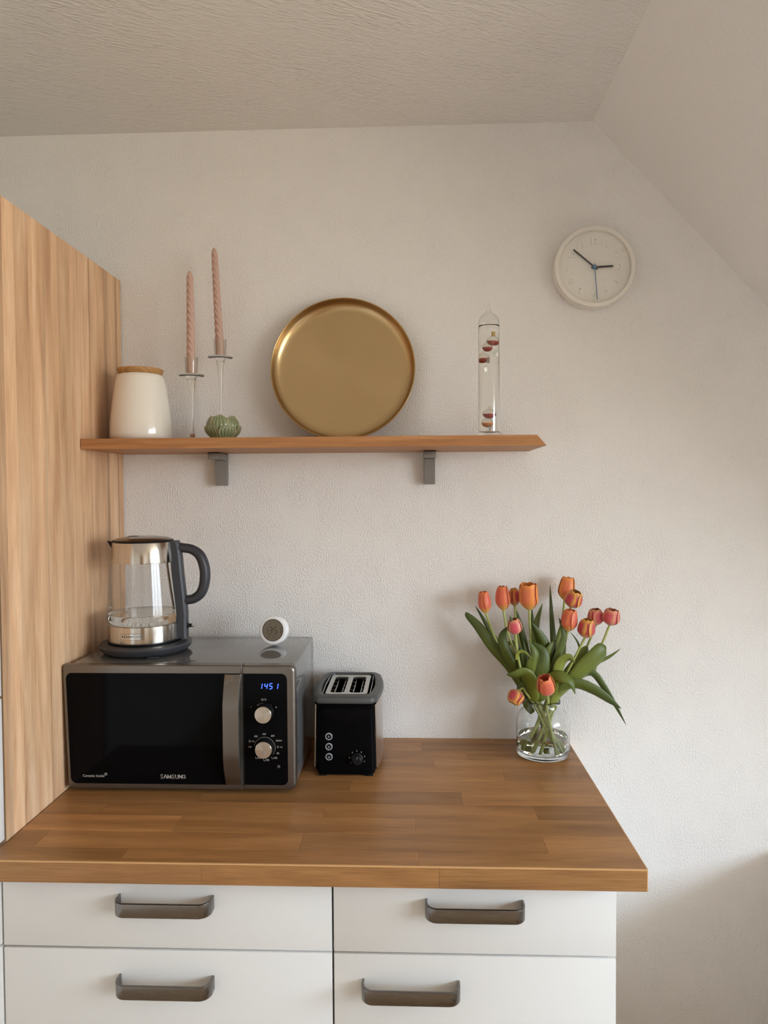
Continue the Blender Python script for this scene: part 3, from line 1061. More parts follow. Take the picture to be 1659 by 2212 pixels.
# control side
fout = rrect(SPL + 0.0006, MWX1, MZ0, MZ1, 0.01, N, (0.0012, 0.014, 0.012, 0.0012))
fpan = rrect(SPL + 0.0010, 0.4815, 0.9195, 1.1555, 0.01, N, (0.001, 0.011, 0.013, 0.001))
fas = obj('fascia', frame_bm(fout, fpan, MWF, -0.3345, 0.008, True), M_SILVER, MW, label='silver control side frame')
pan = obj('control_panel', slab(fpan, MWF + 0.0006, -0.3345), M_GLOSSB, fas)
bm = bmesh.new()
for ch, x in (('1', -0.0195), ('4', -0.0085), ('5', 0.0020), ('1', 0.0140)):
    seven(bm, ch, x, -0.0055, 0.0054, 0.0112, 0.0016, 0.16)
obj('clock_display', put(bm, 0.4418, MWF + 0.0002, 1.1288), M_LED, fas, flat=True, label='blue glowing digits')
KX, KZ1, KZ2 = 0.4345, 1.0745, 1.0012
for kz in (KZ1, KZ2):
    k_ = bmesh.new()
    Mk = Matrix.Translation((KX, MWF + 0.0004, kz)) @ Matrix.Rotation(PI / 2, 4, 'X')
    add_lathe(k_, [(0, 0), (0.0192, 0), (0.0192, 0.003), (0.0178, 0.005), (0.0174, 0.0205), (0, 0.0205)], mat=Mk, seg=40)
    kn = obj('knob', k_, M_BLACKP, MW, label='black sided rotary knob')
    f_ = bmesh.new()
    add_lathe(f_, [(0.0175, 0.0206), (0.0176, 0.0222), (0.0168, 0.0232), (0, 0.0234)], seg=48)
    # the turned cap keeps its own axis so that the brushing circles its centre
    me = bpy.data.meshes.new('knob_cap')
    f_.transform(Matrix.Rotation(PI / 2, 4, 'X'))
    f_.to_mesh(me)
    f_.free()
    me.polygons.foreach_set('use_smooth', [True] * len(me.polygons))
    me.set_sharp_from_angle(angle=0.6)
    me.materials.append(M_KNOB)
    cap = bpy.data.objects.new('knob_cap', me)
    COL.objects.link(cap)
    cap.parent = kn
    cap.location = Vector((KX, MWF + 0.0004, kz)) - Vector((0.25, -0.2, HZ))
    cap['label'] = 'turned steel knob cap'
# dial prints
bm = bmesh.new()
add_stroke(bm, arc(0, 0, 0.0222, 52, 128, 12), 0.0004)
add_stroke(bm, [(-0.0290, 0.0135), (-0.0262, 0.0135)], 0.0006)
add_stroke(bm, [(0.0236, 0.0135), (0.0270, 0.0135)], 0.0006)
add_stroke(bm, [(0.0253, 0.0118), (0.0253, 0.0152)], 0.0006)
add_stroke(bm, [(-0.0150, 0.0188), (-0.0140, 0.0172), (-0.0120, 0.0178)], 0.0005)
add_stroke(bm, [(0.0150, 0.0188), (0.0140, 0.0172), (0.0120, 0.0178)], 0.0005)
add_stroke(bm, arc(-0.004, 0.0295, 0.0021, 0, 360, 12), 0.0004)
add_stroke(bm, [(-0.004, 0.031), (-0.004, 0.0295), (-0.0026, 0.0295)], 0.0004)
add_stroke(bm, [(-0.0010, 0.0275), (0.0006, 0.0318)], 0.0004)
add_stroke(bm, arc(0.0034, 0.0303, 0.0013, 0, 360, 8), 0.0004)
add_stroke(bm, [(0.0034, 0.029), (0.0034, 0.0274), (0.0020, 0.0274)], 0.0004)
obj('upper_dial_marks', put(bm, KX - 0.0018, MWF + 0.0003, KZ1 - 0.0035), M_PRINT, pan, flat=True)
bm = bmesh.new()
add_stroke(bm, arc(0, 0, 0.0222, -40, 172, 36), 0.0005)
LAB = [('100', 178, 0.0315), ('300', 128, 0.0300), ('450', 92, 0.0285), ('600', 56, 0.0300), ('800W', 26, 0.0335)]
for s_, a, r in LAB:
    t_ = text_bm(s_, 0.0052, 0.0002)
    t_.transform(Matrix.Translation((r * math.cos(math.radians(a)), r * math.sin(math.radians(a)), 0)))
    merge(bm, t_)


def droplets(b_, x, y, tail):
    for i in range(2):
        for k in range(3):
            add_stroke(b_, [(x + i * 0.0022, y - 0.002 + k * 0.0017), (x + i * 0.0022 + 0.0005, y - 0.001 + k * 0.0017)], 0.0008)
    t_ = text_bm(tail, 0.0044, 0.0002)
    t_.transform(Matrix.Translation((x + 0.0085, y, 0)))
    merge(b_, t_)


def grill(b_, x, y, tray):
    if tray:
        add_stroke(b_, [(x - 0.006, y + 0.0018), (x - 0.0052, y - 0.0018), (x - 0.0022, y - 0.0018), (x - 0.0014, y + 0.0018)], 0.0005)
        add_stroke(b_, [(x - 0.0006, y - 0.0018), (x + 0.0006, y + 0.0018)], 0.0004)
        x += 0.0036
    add_stroke(b_, [(x - 0.0024, y - 0.002), (x - 0.0012, y + 0.002), (x, y - 0.002), (x + 0.0012, y + 0.002), (x + 0.0024, y - 0.002)], 0.0006)


droplets(bm, -0.0330, 0.0130, '/45s')
droplets(bm, 0.0262, 0.0015, 'min')
grill(bm, 0.0275, -0.0115, False)
grill(bm, 0.0200, -0.0215, True)
grill(bm, 0.0030, -0.0262, True)
grill(bm, -0.0140, -0.0215, True)
add_stroke(bm, arc(0.0290, -0.0400, 0.0026, 0, 360, 14), 0.0005)
add_stroke(bm, [(0.0290, -0.0384), (0.0290, -0.0400), (0.0303, -0.0394)], 0.0005)
add_stroke(bm, [(0.006, 0.0150), (0.0085, 0.0215)], 0.0005)
obj('lower_dial_marks', put(bm, KX - 0.0015, MWF + 0.0003, KZ2 - 0.0022), M_PRINT, pan, flat=True)
for fx in (0.05, 0.45):
    for fy in (-0.30, -0.08):
        obj('foot', lathe([(0, 0), (0.012, 0), (0.013, 0.0104), (0, 0.0104)], c=(fx, fy, HZ + 0.0002), seg=20), M_BLACKP, MW)

# ------------------------------------------------------------------ toaster
TX, TY = 0.5935, -0.1505
TO = thing('toaster', 'black two slot toaster with steel sides beside the microwave', 'toaster', (TX, TY, HZ))


def barrel(end, mid, L, grow=0.0, r=0.012, n=10):
    """plan of the toaster: straight ends, sides that swell in the middle"""
    pts = []
    def hw(y):
        return mid - (mid - end) * (y / L) ** 2 + grow
    e = L + grow
    ys = [-e + r + (2 * e - 2 * r) * k / (2 * n) for k in range(2 * n + 1)]
    right = [(hw(y), y) for y in ys]
    c = []
    for k in range(1, 6):
        a = PI / 2 * k / 6
        c.append((hw(e) - r + r * math.cos(a), e - r + r * math.sin(a)))
    pts = right + c + [(-x, y) for x, y in reversed(c)] + [(-x, y) for x, y in reversed(right)]
    d = [(-x, -y) for x, y in c]
    pts += d + [(-x, y) for x, y in reversed(d)]
    return pts


def ring_at(pl, z, s=1.0):
    return [(TX + x * s, TY + y, HZ + z) for x, y in pl]


bm = bmesh.new()
add_loft(bm, [ring_at(barrel(0.0660, 0.0775, 0.1105, g), z) for z, g in ((0.004, -0.006), (0.014, -0.004), (0.016, 0.0), (0.060, -0.0005), (0.150, -0.003), (0.158, -0.0025), (0.163, 0.0005), (0.1655, 0.0005))])
bmesh.ops.recalc_face_normals(bm, faces=bm.faces)
obj('housing', bm, M_GLOSSB, TO, label='black housing')
for sgn in (-1, 1):
    rings = []
    for k in range(15):
        y = -0.0975 + 0.195 * k / 14
        def sx_(z):
            return 0.0775 - 0.0115 * (y / 0.1105) ** 2 - 0.0028 * (z - 0.016) / 0.134
        rings.append([(TX + sgn * (sx_(z) + o), TY + y, HZ + z) for z, o in ((0.018, 0.0002), (0.018, 0.0022), (0.085, 0.0024), (0.1635, 0.0022), (0.1635, 0.0002))])
    bm = bmesh.new()
    add_loft(bm, rings)
    bmesh.ops.recalc_face_normals(bm, faces=bm.faces)
    obj('side_panel', bm, M_STEELT, TO, label='brushed steel side panel')
bm = bmesh.new()
pl = lambda g, r=0.014: barrel(0.0645, 0.0775, 0.1115, g, r)
rings = [ring_at(pl(-0.0004), 0.1658), ring_at(pl(0.0022), 0.1660), ring_at(pl(0.0036), 0.1690), ring_at(pl(0.0034), 0.1735), ring_at(pl(0.0012), 0.1780), ring_at(pl(-0.004), 0.1808), ring_at(pl(-0.011), 0.1822), ring_at(pl(-0.0155), 0.1812), ring_at(pl(-0.0165), 0.1780), ring_at(pl(-0.0165), 0.166)]
add_loft(bm, rings, cap0=False, cap1=False)
bmesh.ops.recalc_face_normals(bm, faces=bm.faces)
obj('top_rim', bm, M_RIM, TO, label='dark grey top rim')
bm = bmesh.new()
add_loft(bm, [ring_at(pl(-0.0168), 0.163), ring_at(pl(-0.0168), 0.1655)])
bmesh.ops.recalc_face_normals(bm, faces=bm.faces)
bm2 = bmesh.new()
obj('inner_deck', bm, M_DARKIN, TO)
sp = [(-0.0475, 0.0475)]
bm = bmesh.new()
zt = HZ + 0.1800
xa = [TX - 0.0475, TX - 0.0375, TX - 0.0055, TX + 0.0055, TX + 0.0375, TX + 0.0475]
ya = [TY - 0.086, TY - 0.074, TY + 0.066, TY + 0.080]
vg = {}
def vtx(x, y, z):
    k = (round(x, 5), round(y, 5), round(z, 5))
    if k not in vg:
        vg[k] = bm.verts.new((x, y, z))
    return vg[k]
cells = {(i, j) for i in range(5) for j in range(3)} - {(1, 1), (3, 1)}
th = 0.0025
for (i, j) in cells:
    for z, fl in ((zt, 1), (zt - th, -1)):
        q = [vtx(xa[i], ya[j], z), vtx(xa[i + 1], ya[j], z), vtx(xa[i + 1], ya[j + 1], z), vtx(xa[i], ya[j + 1], z)]
        bm.faces.new(q if fl > 0 else q[::-1])
    for di, dj, a_, b_ in ((-1, 0, (0, 0), (0, 1)), (1, 0, (1, 0), (1, 1)), (0, -1, (0, 0), (1, 0)), (0, 1, (0, 1), (1, 1))):
        if (i + di, j + dj) not in cells:
            p1 = (xa[i + a_[0]], ya[j + a_[1]])
            p2 = (xa[i + b_[0]], ya[j + b_[1]])
            bm.faces.new((vtx(*p1, zt), vtx(*p2, zt), vtx(*p2, zt - th), vtx(*p1, zt - th)))
bmesh.ops.recalc_face_normals(bm, faces=bm.faces)
ce = [e for e in bm.edges if abs(e.verts[0].co.z - e.verts[1].co.z) > 0.001 and e.is_manifold and e.calc_face_angle(0) > 1]
bmesh.ops.bevel(bm, geom=ce, offset=0.004, segments=4, affect='EDGES')
pt = obj('slot_plate', bm, M_SLOTS, TO, label='pale metal plate around the two slots')
for sx0 in (-0.0215, 0.0215):
    bm = bmesh.new()
    for yy in (-0.06, -0.035, 0.0, 0.035, 0.06):
        for sd in (-1, 1):
            add_tube(bm, [(TX + sx0 + sd * 0.0145, TY + yy - 0.006, HZ + 0.1768), (TX + sx0 + sd * 0.009, TY + yy, HZ + 0.1735), (TX + sx0 + sd * 0.008, TY + yy + 0.002, HZ + 0.1660)], 0.0006, seg=6)
    for zz in (0.1690, 0.1735):
        for sd in (-1, 1):
            add_tube(bm, [(TX + sx0 + sd * 0.0085, TY - 0.07, HZ + zz), (TX + sx0 + sd * 0.0085, TY + 0.062, HZ + zz)], 0.0006, seg=6)
    obj('slot_wires', bm, M_CHROME, pt, kind='stuff', label='fine wires guarding the slot')
for sd in (-1, 1):
    bm = bmesh.new()
    x_ = TX + sd * 0.0535
    add_tube(bm, [(x_, TY - 0.085, HZ + 0.1652), (x_, TY - 0.085, HZ + 0.1755), (x_, TY - 0.082, HZ + 0.1785), (TX + sd * 0.0545, TY, HZ + 0.1797), (x_, TY + 0.075, HZ + 0.1785), (x_, TY + 0.078, HZ + 0.1755), (x_, TY + 0.078, HZ + 0.1652)], 0.0009, seg=8)
    obj('bun_rail', bm, M_CHROME, TO, label='thin chrome rail beside the slots')
TF = TY - 0.1105
for k, z in enumerate((0.0915, 0.0688, 0.0461)):
    x = TX - 0.0365
    bt = bmesh.new()
    Mb = Matrix.Translation((x, TF + 0.0012, HZ + z)) @ Matrix.Rotation(PI / 2, 4, 'X')
    add_lathe(bt, [(0, 0), (0.0056, 0), (0.0056, 0.0022), (0.0045, 0.0030), (0, 0.0032)], mat=Mb, seg=28)
    o_ = obj('button', bt, M_BLACKP, TO)
    bt = bmesh.new()
    add_lathe(bt, [(0.0060, 0.0), (0.0079, 0.0), (0.0079, 0.0020), (0.0070, 0.0026), (0.0060, 0.0020)], mat=Mb, seg=32, loop=True)
    obj('button_ring', bt, M_RING, o_, label='pale ring')
    ic = bmesh.new()
    if k == 0:
        for a in (0, 60, 120):
            add_stroke(ic, [(0.0017 * math.cos(math.radians(a)), 0.0017 * math.sin(math.radians(a))), (-0.0017 * math.cos(math.radians(a)), -0.0017 * math.sin(math.radians(a)))], 0.0006)
    elif k == 1:
        for xx in (-0.0012, 0, 0.0012):
            add_stroke(ic, [(xx, -0.0012), (xx + 0.0005, 0), (xx - 0.0003, 0.0013)], 0.0006)
        add_stroke(ic, [(-0.0019, -0.002), (0.0019, -0.002)], 0.0006)
    else:
        v3 = [ic.verts.new(p) for p in ((-0.0021, -0.0009, 0.0002), (0.0021, -0.0009, 0.0002), (0, 0.0017, 0.0002))]
        ic.faces.new(v3)
        add_stroke(ic, [(-0.0020, -0.0018), (0.0020, -0.0018)], 0.0006)
    obj('icon', put(ic, x, TF + 0.0012 - 0.0033, HZ + z), M_RING, o_, flat=True)
DX, DZ = TX + 0.0262, 0.0420
bt = bmesh.new()
Mb = Matrix.Translation((DX, TF + 0.0010, HZ + DZ)) @ Matrix.Rotation(PI / 2, 4, 'X')
add_lathe(bt, [(0, 0), (0.0132, 0), (0.0132, 0.004), (0.0112, 0.006), (0.0102, 0.013), (0.0085, 0.0145), (0, 0.0145)], mat=Mb, seg=36)
dl = obj('browning_dial', bt, M_BLACKP, TO)
bm = bmesh.new()
add_stroke(bm, [(0.0006, 0.003), (0.0015, 0.0085)], 0.0006)
obj('dial_pointer', put(bm, DX, TF + 0.001 - 0.0147, HZ + DZ), M_PRINT, dl, flat=True)
bm = bmesh.new()
for s_, a in zip('1234567', (214, 173, 128, 92, 57, 18, -22)):
    t_ = text_bm(s_, 0.0044, 0.0002, bold=0.0001)
    t_.transform(Matrix.Translation((0.0172 * math.cos(math.radians(a)), 0.0172 * math.sin(math.radians(a)), 0)))
    merge(bm, t_)
obj('dial_numbers', put(bm, DX, TF + 0.0006, HZ + DZ), M_PRINT, TO, flat=True)
obj('lever_slot', bx(TX - 0.010, TX + 0.004, TF - 0.0006 + 0.004, TF + 0.006, HZ + 0.1415, HZ + 0.1445, bev=0.0005), M_BLACKP, TO)
for fx in (-0.052, 0.052):
    for fy in (-0.093, 0.093):
        obj('foot', bx(TX + fx - 0.009, TX + fx + 0.009, TY + fy - 0.010, TY + fy + 0.010, HZ + 0.0003, HZ + 0.0045, bev=0.001), M_BLACKP, TO)

# ------------------------------------------------------------------ kettle on its base
KB = (0.1285, -0.2100, MZ1 + 0.0002)
PB = thing('power_stand', 'dark slate round power stand under the glass kettle', 'stand', KB, math.radians(5))
bm = lathe([(0, 0), (0.084, 0), (0.092, 0.003), (0.0985, 0.010), (0.1005, 0.017), (0.0985, 0.0215), (0.092, 0.0228), (0, 0.0228)], seg=72)
for v in bm.verts:
    if v.co.x > 0:
        v.co.x *= 1.04
obj('pedestal', bm, M_SLATE, PB, local=True)
obj('socket_ring', lathe([(0.078, 0.0228), (0.0815, 0.0228), (0.0815, 0.0242), (0.078, 0.0242)], loop=True, seg=64), M_BLACKP, PB, local=True)
obj('cord_latch', bx(0.028, 0.052, -0.0905, -0.078, 0.0006, 0.0032), M_SLATE, PB, local=True)

KT = thing('kettle', 'glass kettle with steel bands and a slate handle standing on the microwave', 'kettle', (KB[0] - 0.0015, KB[1], KB[2] + 0.0245), math.radians(5))
# local z from the kettle's own foot
obj('foot_ring', lathe([(0, 0), (0.0775, 0), (0.0795, 0.0012), (0.0795, 0.0034), (0, 0.0034)], seg=64), M_BLACKP, KT, local=True)
obj('lower_band', lathe([(0, 0.0035), (0.0792, 0.0035), (0.0797, 0.006), (0.0792, 0.0405), (0.0780, 0.0415), (0.070, 0.0418), (0, 0.0418)], seg=72), M_STEEL, KT, local=True, label='brushed steel lower band')
go = [(0.0780, 0.0420), (0.0808, 0.046), (0.0826, 0.053), (0.0826, 0.061), (0.0815, 0.075), (0.0795, 0.095), (0.0768, 0.120), (0.0736, 0.150), (0.0706, 0.176), (0.0700, 0.1815)]
obj('glass_wall', lathe(go, seg=80), M_KGLASS, KT, local=True, label='clear glass wall')
gi = [(0, 0.0425), (0.074, 0.0425), (0.0775, 0.047), (0.0792, 0.054), (0.0792, 0.0610), (0.0788, 0.0648), (0.0778, 0.0640), (0, 0.0640)]
obj('water', lathe(gi, seg=80), M_WATER, KT, local=True)
obj('upper_band', lathe([(0.0685, 0.1795), (0.0712, 0.1800), (0.0715, 0.1820), (0.0674, 0.2245), (0.0664, 0.2262), (0.0640, 0.2262), (0.0665, 0.182)], seg=72, loop=True), M_STEEL, KT, local=True, label='brushed steel collar')
ld = obj('lid', lathe([(0, 0.2268), (0.0655, 0.2268), (0.0660, 0.2290), (0.0645, 0.2310), (0.056, 0.2352), (0.035, 0.2380), (0, 0.2386)], seg=72), M_LIDST, KT, local=True)
obj('lid_rim', lathe([(0.0645, 0.2264), (0.0672, 0.2264), (0.0678, 0.2282), (0.0666, 0.2302), (0.0645, 0.2311)], seg=72, loop=True), M_BLACKP, ld, local=True)
obj('lid_button', lathe([(0, 0.2384), (0.013, 0.2380), (0.0135, 0.2394), (0.011, 0.2400), (0, 0.2400)], c=(-0.022, 0.0, -0.0008), seg=32), M_SLATE, ld, local=True)
bm = bmesh.new()
sp_ = [[(-0.060, -0.020, 0.2262), (-0.060, 0.020, 0.2262), (-0.0625, 0.015, 0.205), (-0.0625, -0.015, 0.205)],
       [(-0.0700, -0.010, 0.2270), (-0.0700, 0.010, 0.2270), (-0.0710, 0.006, 0.2130), (-0.0710, -0.006, 0.2130)],
       [(-0.0800, -0.003, 0.2285), (-0.0800, 0.003, 0.2285), (-0.0790, 0.002, 0.2245), (-0.0790, -0.002, 0.2245)]]
add_loft(bm, sp_)
bmesh.ops.recalc_face_normals(bm, faces=bm.faces)
obj('spout', bm, M_BLACKP, KT, local=True)
# spine down the handle side
rings = []
for z, rr, out in ((0.004, 0.0785, 0.0205), (0.02, 0.0785, 0.0205), (0.046, 0.0800, 0.0190), (0.060, 0.0815, 0.0180), (0.100, 0.0775, 0.0190), (0.150, 0.0720, 0.0195), (0.195, 0.0690, 0.0190), (0.2180, 0.0672, 0.0180), (0.2275, 0.0660, 0.0150)):
    hw = 0.0165
    x0, x1 = rr - 0.0045, rr + out
    rings.append([(x0, -hw - 0.001, z), (x1 - 0.006, -hw, z), (x1 - 0.0015, -hw + 0.004, z), (x1, -hw + 0.009, z), (x1, hw - 0.009, z), (x1 - 0.0015, hw - 0.004, z), (x1 - 0.006, hw, z), (x0, hw + 0.001, z)])
bm = bmesh.new()
add_loft(bm, rings)
bmesh.ops.recalc_face_normals(bm, faces=bm.faces)
obj('spine', bm, M_SLATE, KT, local=True, ang=30)
bm = add_tube(bmesh.new(), [(0.078, 0, 0.2110), (0.092, 0, 0.2105), (0.112, 0, 0.2060), (0.1290, 0, 0.1920), (0.1385, 0, 0.1650), (0.1390, 0, 0.1350), (0.1310, 0, 0.1080), (0.1150, 0, 0.0940), (0.0990, 0, 0.0905), (0.090, 0, 0.0905)],
              [0.0125, 0.0108, 0.0110, 0.0118, 0.0122, 0.0120, 0.0116, 0.0110, 0.0108, 0.0120], seg=20, sub=44, flat=1.25, up=(0, 1, 0))
obj('handle', bm, M_SLATE, KT, local=True, ang=60)
sw = bmesh.new()
Ms = Matrix.Translation((0.0960, -0.002, 0.0315)) @ Matrix.Rotation(PI / 2, 4, 'Y')
add_lathe(sw, [(0, 0), (0.0075, 0), (0.0068, 0.004), (0.0042, 0.006), (0.0040, 0.0125), (0, 0.0125)], mat=Ms, seg=20)
so = obj('switch', sw, M_BLACKP, KT, local=True)
sw = bmesh.new()
add_lathe(sw, [(0, 0.0126), (0.0040, 0.0126), (0.0040, 0.0155), (0.0018, 0.0170), (0.0014, 0.0200), (0, 0.0205)], mat=Ms, seg=20)
obj('switch_tip', sw, M_CHROME, so, local=True, label='chrome switch tip')
tb = add_tube(bmesh.new(), [(0.047, 0.020, 0.200), (0.049, 0.020, 0.170), (0.055, 0.020, 0.120), (0.061, 0.020, 0.080), (0.062, 0.020, 0.0655)], [0.0026, 0.003, 0.003, 0.003, 0.003], seg=10, sub=24)
obj('steam_tube', tb, M_LIDST, KT, local=True)


def bend(bm, radius, a0, z0, push=0.0):
    """wrap a drawing in the text plane round the kettle's wall; a0 = angle from -y"""
    for v in bm.verts:
        a = a0 + v.co.x / radius
        r = radius + v.co.z + push
        v.co = Vector((r * math.sin(a), -r * math.cos(a), z0 + v.co.y))
    return bm


pl_ = bmesh.new()
o_ = rrect(-0.0255, 0.0255, -0.0063, 0.0063, 0.002, 4)
# plate cut in strips so that it can follow the wall
cols = 14
for i in range(cols):
    xa_, xb_ = -0.0255 + 0.051 * i / cols, -0.0255 + 0.051 * (i + 1) / cols
    add_box(pl_, xa_, xb_, -0.0063, 0.0063, -0.0004, 0.0008)
bmesh.ops.remove_doubles(pl_, verts=pl_.verts, dist=1e-6)
inner = [f for f in pl_.faces if all(abs(v.co.x) < 0.0254 for v in f.verts) and abs(f.normal.x) > 0.9]
bmesh.ops.delete(pl_, geom=inner, context='FACES')
A0 = math.radians(-4)
bd = obj('badge', bend(pl_, 0.0797, A0, 0.0215), M_CHROME, KT, local=True, label='small metal name badge')
fr_ = bmesh.new()
for i in range(cols):
    xa_, xb_ = -0.0255 + 0.051 * i / cols, -0.0255 + 0.051 * (i + 1) / cols
    for zz in (-0.0061, 0.0061):
        add_stroke(fr_, [(xa_, zz), (xb_, zz)], 0.0005)
for xx in (-0.0254, 0.0254):
    add_stroke(fr_, [(xx, -0.006), (xx, 0.006)], 0.0005)
merge(fr_, text_bm('KENWOOD', 0.0086, 0.0002, bold=0.00012))
obj('lettering', bend(fr_, 0.0797, A0, 0.0215, 0.0010), M_RIM, bd, local=True, flat=True)
mk = bmesh.new()
for i, z in enumerate((0.058, 0.072, 0.086)):
    add_stroke(mk, [(-0.004, z - 0.07), (0.004, z - 0.07)], 0.0008)
    add_stroke(mk, [(-0.002, z - 0.067), (0.002, z - 0.067)], 0.0006)
t_ = text_bm('0.5', 0.0060, 0.0001)
t_.transform(Matrix.Translation((0.0, 0.021, 0)))
merge(mk, t_)
obj('level_marks', bend(mk, 0.0829, math.radians(-10), 0.066, 0.0002), M_FRAMEW, KT, local=True, flat=True)

# ------------------------------------------------------------------ small round clock on the microwave
PR = 0.0338
pc = at(592.5, 1360.5, -0.150)
Rp = Matrix.Rotation(math.radians(-7), 4, 'Z') @ Matrix.Rotation(PI / 2 - math.radians(9), 4, 'X')
lowest = PR * math.cos(math.radians(9)) + 0.013 * math.sin(math.radians(9)) - 0.0005
cc = Vector((pc.x, pc.y, MZ1 + lowest + 0.0003))
PC = thing('table_clock', 'small white round digital clock standing on the microwave', 'clock', (cc.x, cc.y, MZ1))
Mp = Matrix.Translation(cc) @ Rp
cb = obj('case', lathe([(0, -0.013), (0.0300, -0.013), (0.0330, -0.0105), (PR, -0.006), (PR, 0.0085), (0.0330, 0.0112), (0.0315, 0.0122), (0.0262, 0.0126), (0.0255, 0.0112), (0, 0.0112)], seg=64, mat=Mp), M_PUCK, PC)
sc_ = obj('screen', lathe([(0, 0.0113), (0.0252, 0.0113), (0.0252, 0.0119), (0, 0.0119)], seg=64, mat=Mp), M_LCD, cb)
obj('screen_edge', lathe([(0.0246, 0.0119), (0.0256, 0.0119), (0.0256, 0.0124), (0.0246, 0.0122)], seg=64, mat=Mp, loop=True), M_BLACKP, cb)
bm = bmesh.new()
for ch, x in (('1', -0.0204), ('3', -0.0095), ('5', 0.0032), ('1', 0.0128)):
    seven(bm, ch, x, -0.0080, 0.0074, 0.0156, 0.0014, 0.02)
add_stroke(bm, [(-0.0002, -0.0035), (-0.0002, -0.0020)], 0.0014)
add_stroke(bm, [(-0.0002, 0.0025), (-0.0002, 0.0040)], 0.0014)
bm.transform(Mp @ Matrix.Translation((0, 0, 0.01215)))
obj('digits', bm, M_LCDD, sc_, flat=True)
for ch, x, y, w_, h_ in (('2', -0.0075, 0.0110, 0.0050, 0.0080), ('3', 0.0015, 0.0110, 0.0050, 0.0080),
                         ('2', -0.010, -0.0190, 0.0040, 0.0070), ('1', -0.0045, -0.0190, 0.0040, 0.0070), ('5', 0.0035, -0.0190, 0.0040, 0.0070)):
    bm = bmesh.new()
    seven(bm, ch, x, y, w_, h_, 0.0010)
    bm.transform(Mp @ Matrix.Translation((0, 0, 0.01212)))
    obj('small_digit', bm, M_LCDF, sc_, flat=True)

# ------------------------------------------------------------------ wall clock
ck = Vector((1.1950, 0.0, 2.0820))
WC = thing('wall_clock', 'round white wall clock with black hands and a blue second hand', 'clock', (ck.x, 0, ck.z - 0.1))
Mc = Matrix.Translation(ck) @ Matrix.Rotation(PI / 2, 4, 'X')
RC = 0.0985
obj('case', lathe([(0, 0.0006), (0.0955, 0.0006), (0.0975, 0.003), (RC, 0.036), (0.0978, 0.0385), (0.0925, 0.0398), (0.0888, 0.0392), (0.0880, 0.037), (0.0880, 0.0250), (0, 0.0250)], seg=96, mat=Mc), M_CLOCKW, WC)
fc = obj('face', lathe([(0, 0.0251), (0.0878, 0.0251), (0.0878, 0.0262), (0, 0.0262)], seg=96, mat=Mc), M_CLOCKF, WC)
nb = bmesh.new()
for h in range(1, 13):
    a = math.radians(90 - 30 * h)
    t_ = text_bm(str(h), 0.0225, 0.0016, bold=0.0003)
    t_.transform(Mc @ Matrix.Translation((0.0645 * math.cos(a), 0.0645 * math.sin(a), 0.0276)))
    o_ = obj('numeral', t_, M_NUM, fc, flat=True)
    tk = bmesh.new()
    add_stroke(tk, [(0.0800 * math.cos(a), 0.0800 * math.sin(a)), (0.0862 * math.cos(a), 0.0862 * math.sin(a))], 0.0022, 0.0008)
    tk.transform(Mc @ Matrix.Translation((0, 0, 0.0270)))
    obj('hour_mark', tk, M_NUM, fc, flat=True)
tk = bmesh.new()
for i in range(60):
    if i % 5:
        a = math.radians(6 * i)
        add_stroke(tk, [(0.0830 * math.cos(a), 0.0830 * math.sin(a)), (0.0860 * math.cos(a), 0.0860 * math.sin(a))], 0.0010, 0.0005)
tk.transform(Mc @ Matrix.Translation((0, 0, 0.0266)))
obj('minute_marks', tk, M_NUM, fc, flat=True, kind='stuff')


def hand(name, dx, dz, w_, tail, h, m):
    hb = bmesh.new()
    d = Vector((dx, dz))
    add_stroke(hb, [tuple(-d.normalized() * tail), (dx, dz)], w_, 0.0005)
    hb.transform(Mc @ Matrix.Translation((0, 0, h)))
    return obj(name, hb, m, WC, flat=True)


hand('hour_hand', 0.0445, 0.0022, 0.0044, 0.006, 0.0300, M_HAND)
hand('minute_hand', -0.0505, 0.0425, 0.0038, 0.008, 0.0318, M_HAND)
hand('second_hand', 0.0065, -0.0790, 0.0018, 0.008, 0.0336, M_BLUE)
obj('hub', lathe([(0, 0.0264), (0.0050, 0.0264), (0.0050, 0.0345), (0.0040, 0.0352), (0, 0.0353)], seg=28, mat=Mc), M_BLUE, WC, label='blue hub')
obj('cover_glass', lathe([(0, 0.0376), (0.0878, 0.0376)], seg=64, mat=Mc), thin_glass('clock_glass', (0.995, 0.995, 0.995), 0.05), WC)

# ------------------------------------------------------------------ canister
cx_, cy_ = 0.0935, -0.122
CN = thing('canister', 'cream glazed canister with a flat bamboo lid at the left end of the shelf', 'canister', (cx_, cy_, ZS))
obj('pot', lathe([(0, 0.0004), (0.062, 0.0004), (0.0685, 0.003), (0.0722, 0.0095), (0.0728, 0.018), (0.0712, 0.045), (0.0680, 0.075), (0.0640, 0.105), (0.0598, 0.135), (0.0570, 0.150), (0.0545, 0.157), (0.0500, 0.1600), (0, 0.1600)], c=(cx_, cy_, ZS), seg=72), M_CERAM, CN, ang=60)
obj('lid', lathe([(0, 0.1605), (0.0485, 0.1605), (0.0505, 0.1625), (0.0530, 0.1700), (0.0532, 0.1725), (0.0522, 0.1735), (0, 0.1735)], c=(cx_, cy_, ZS), seg=72), M_BAMBOO, CN, label='bamboo lid')


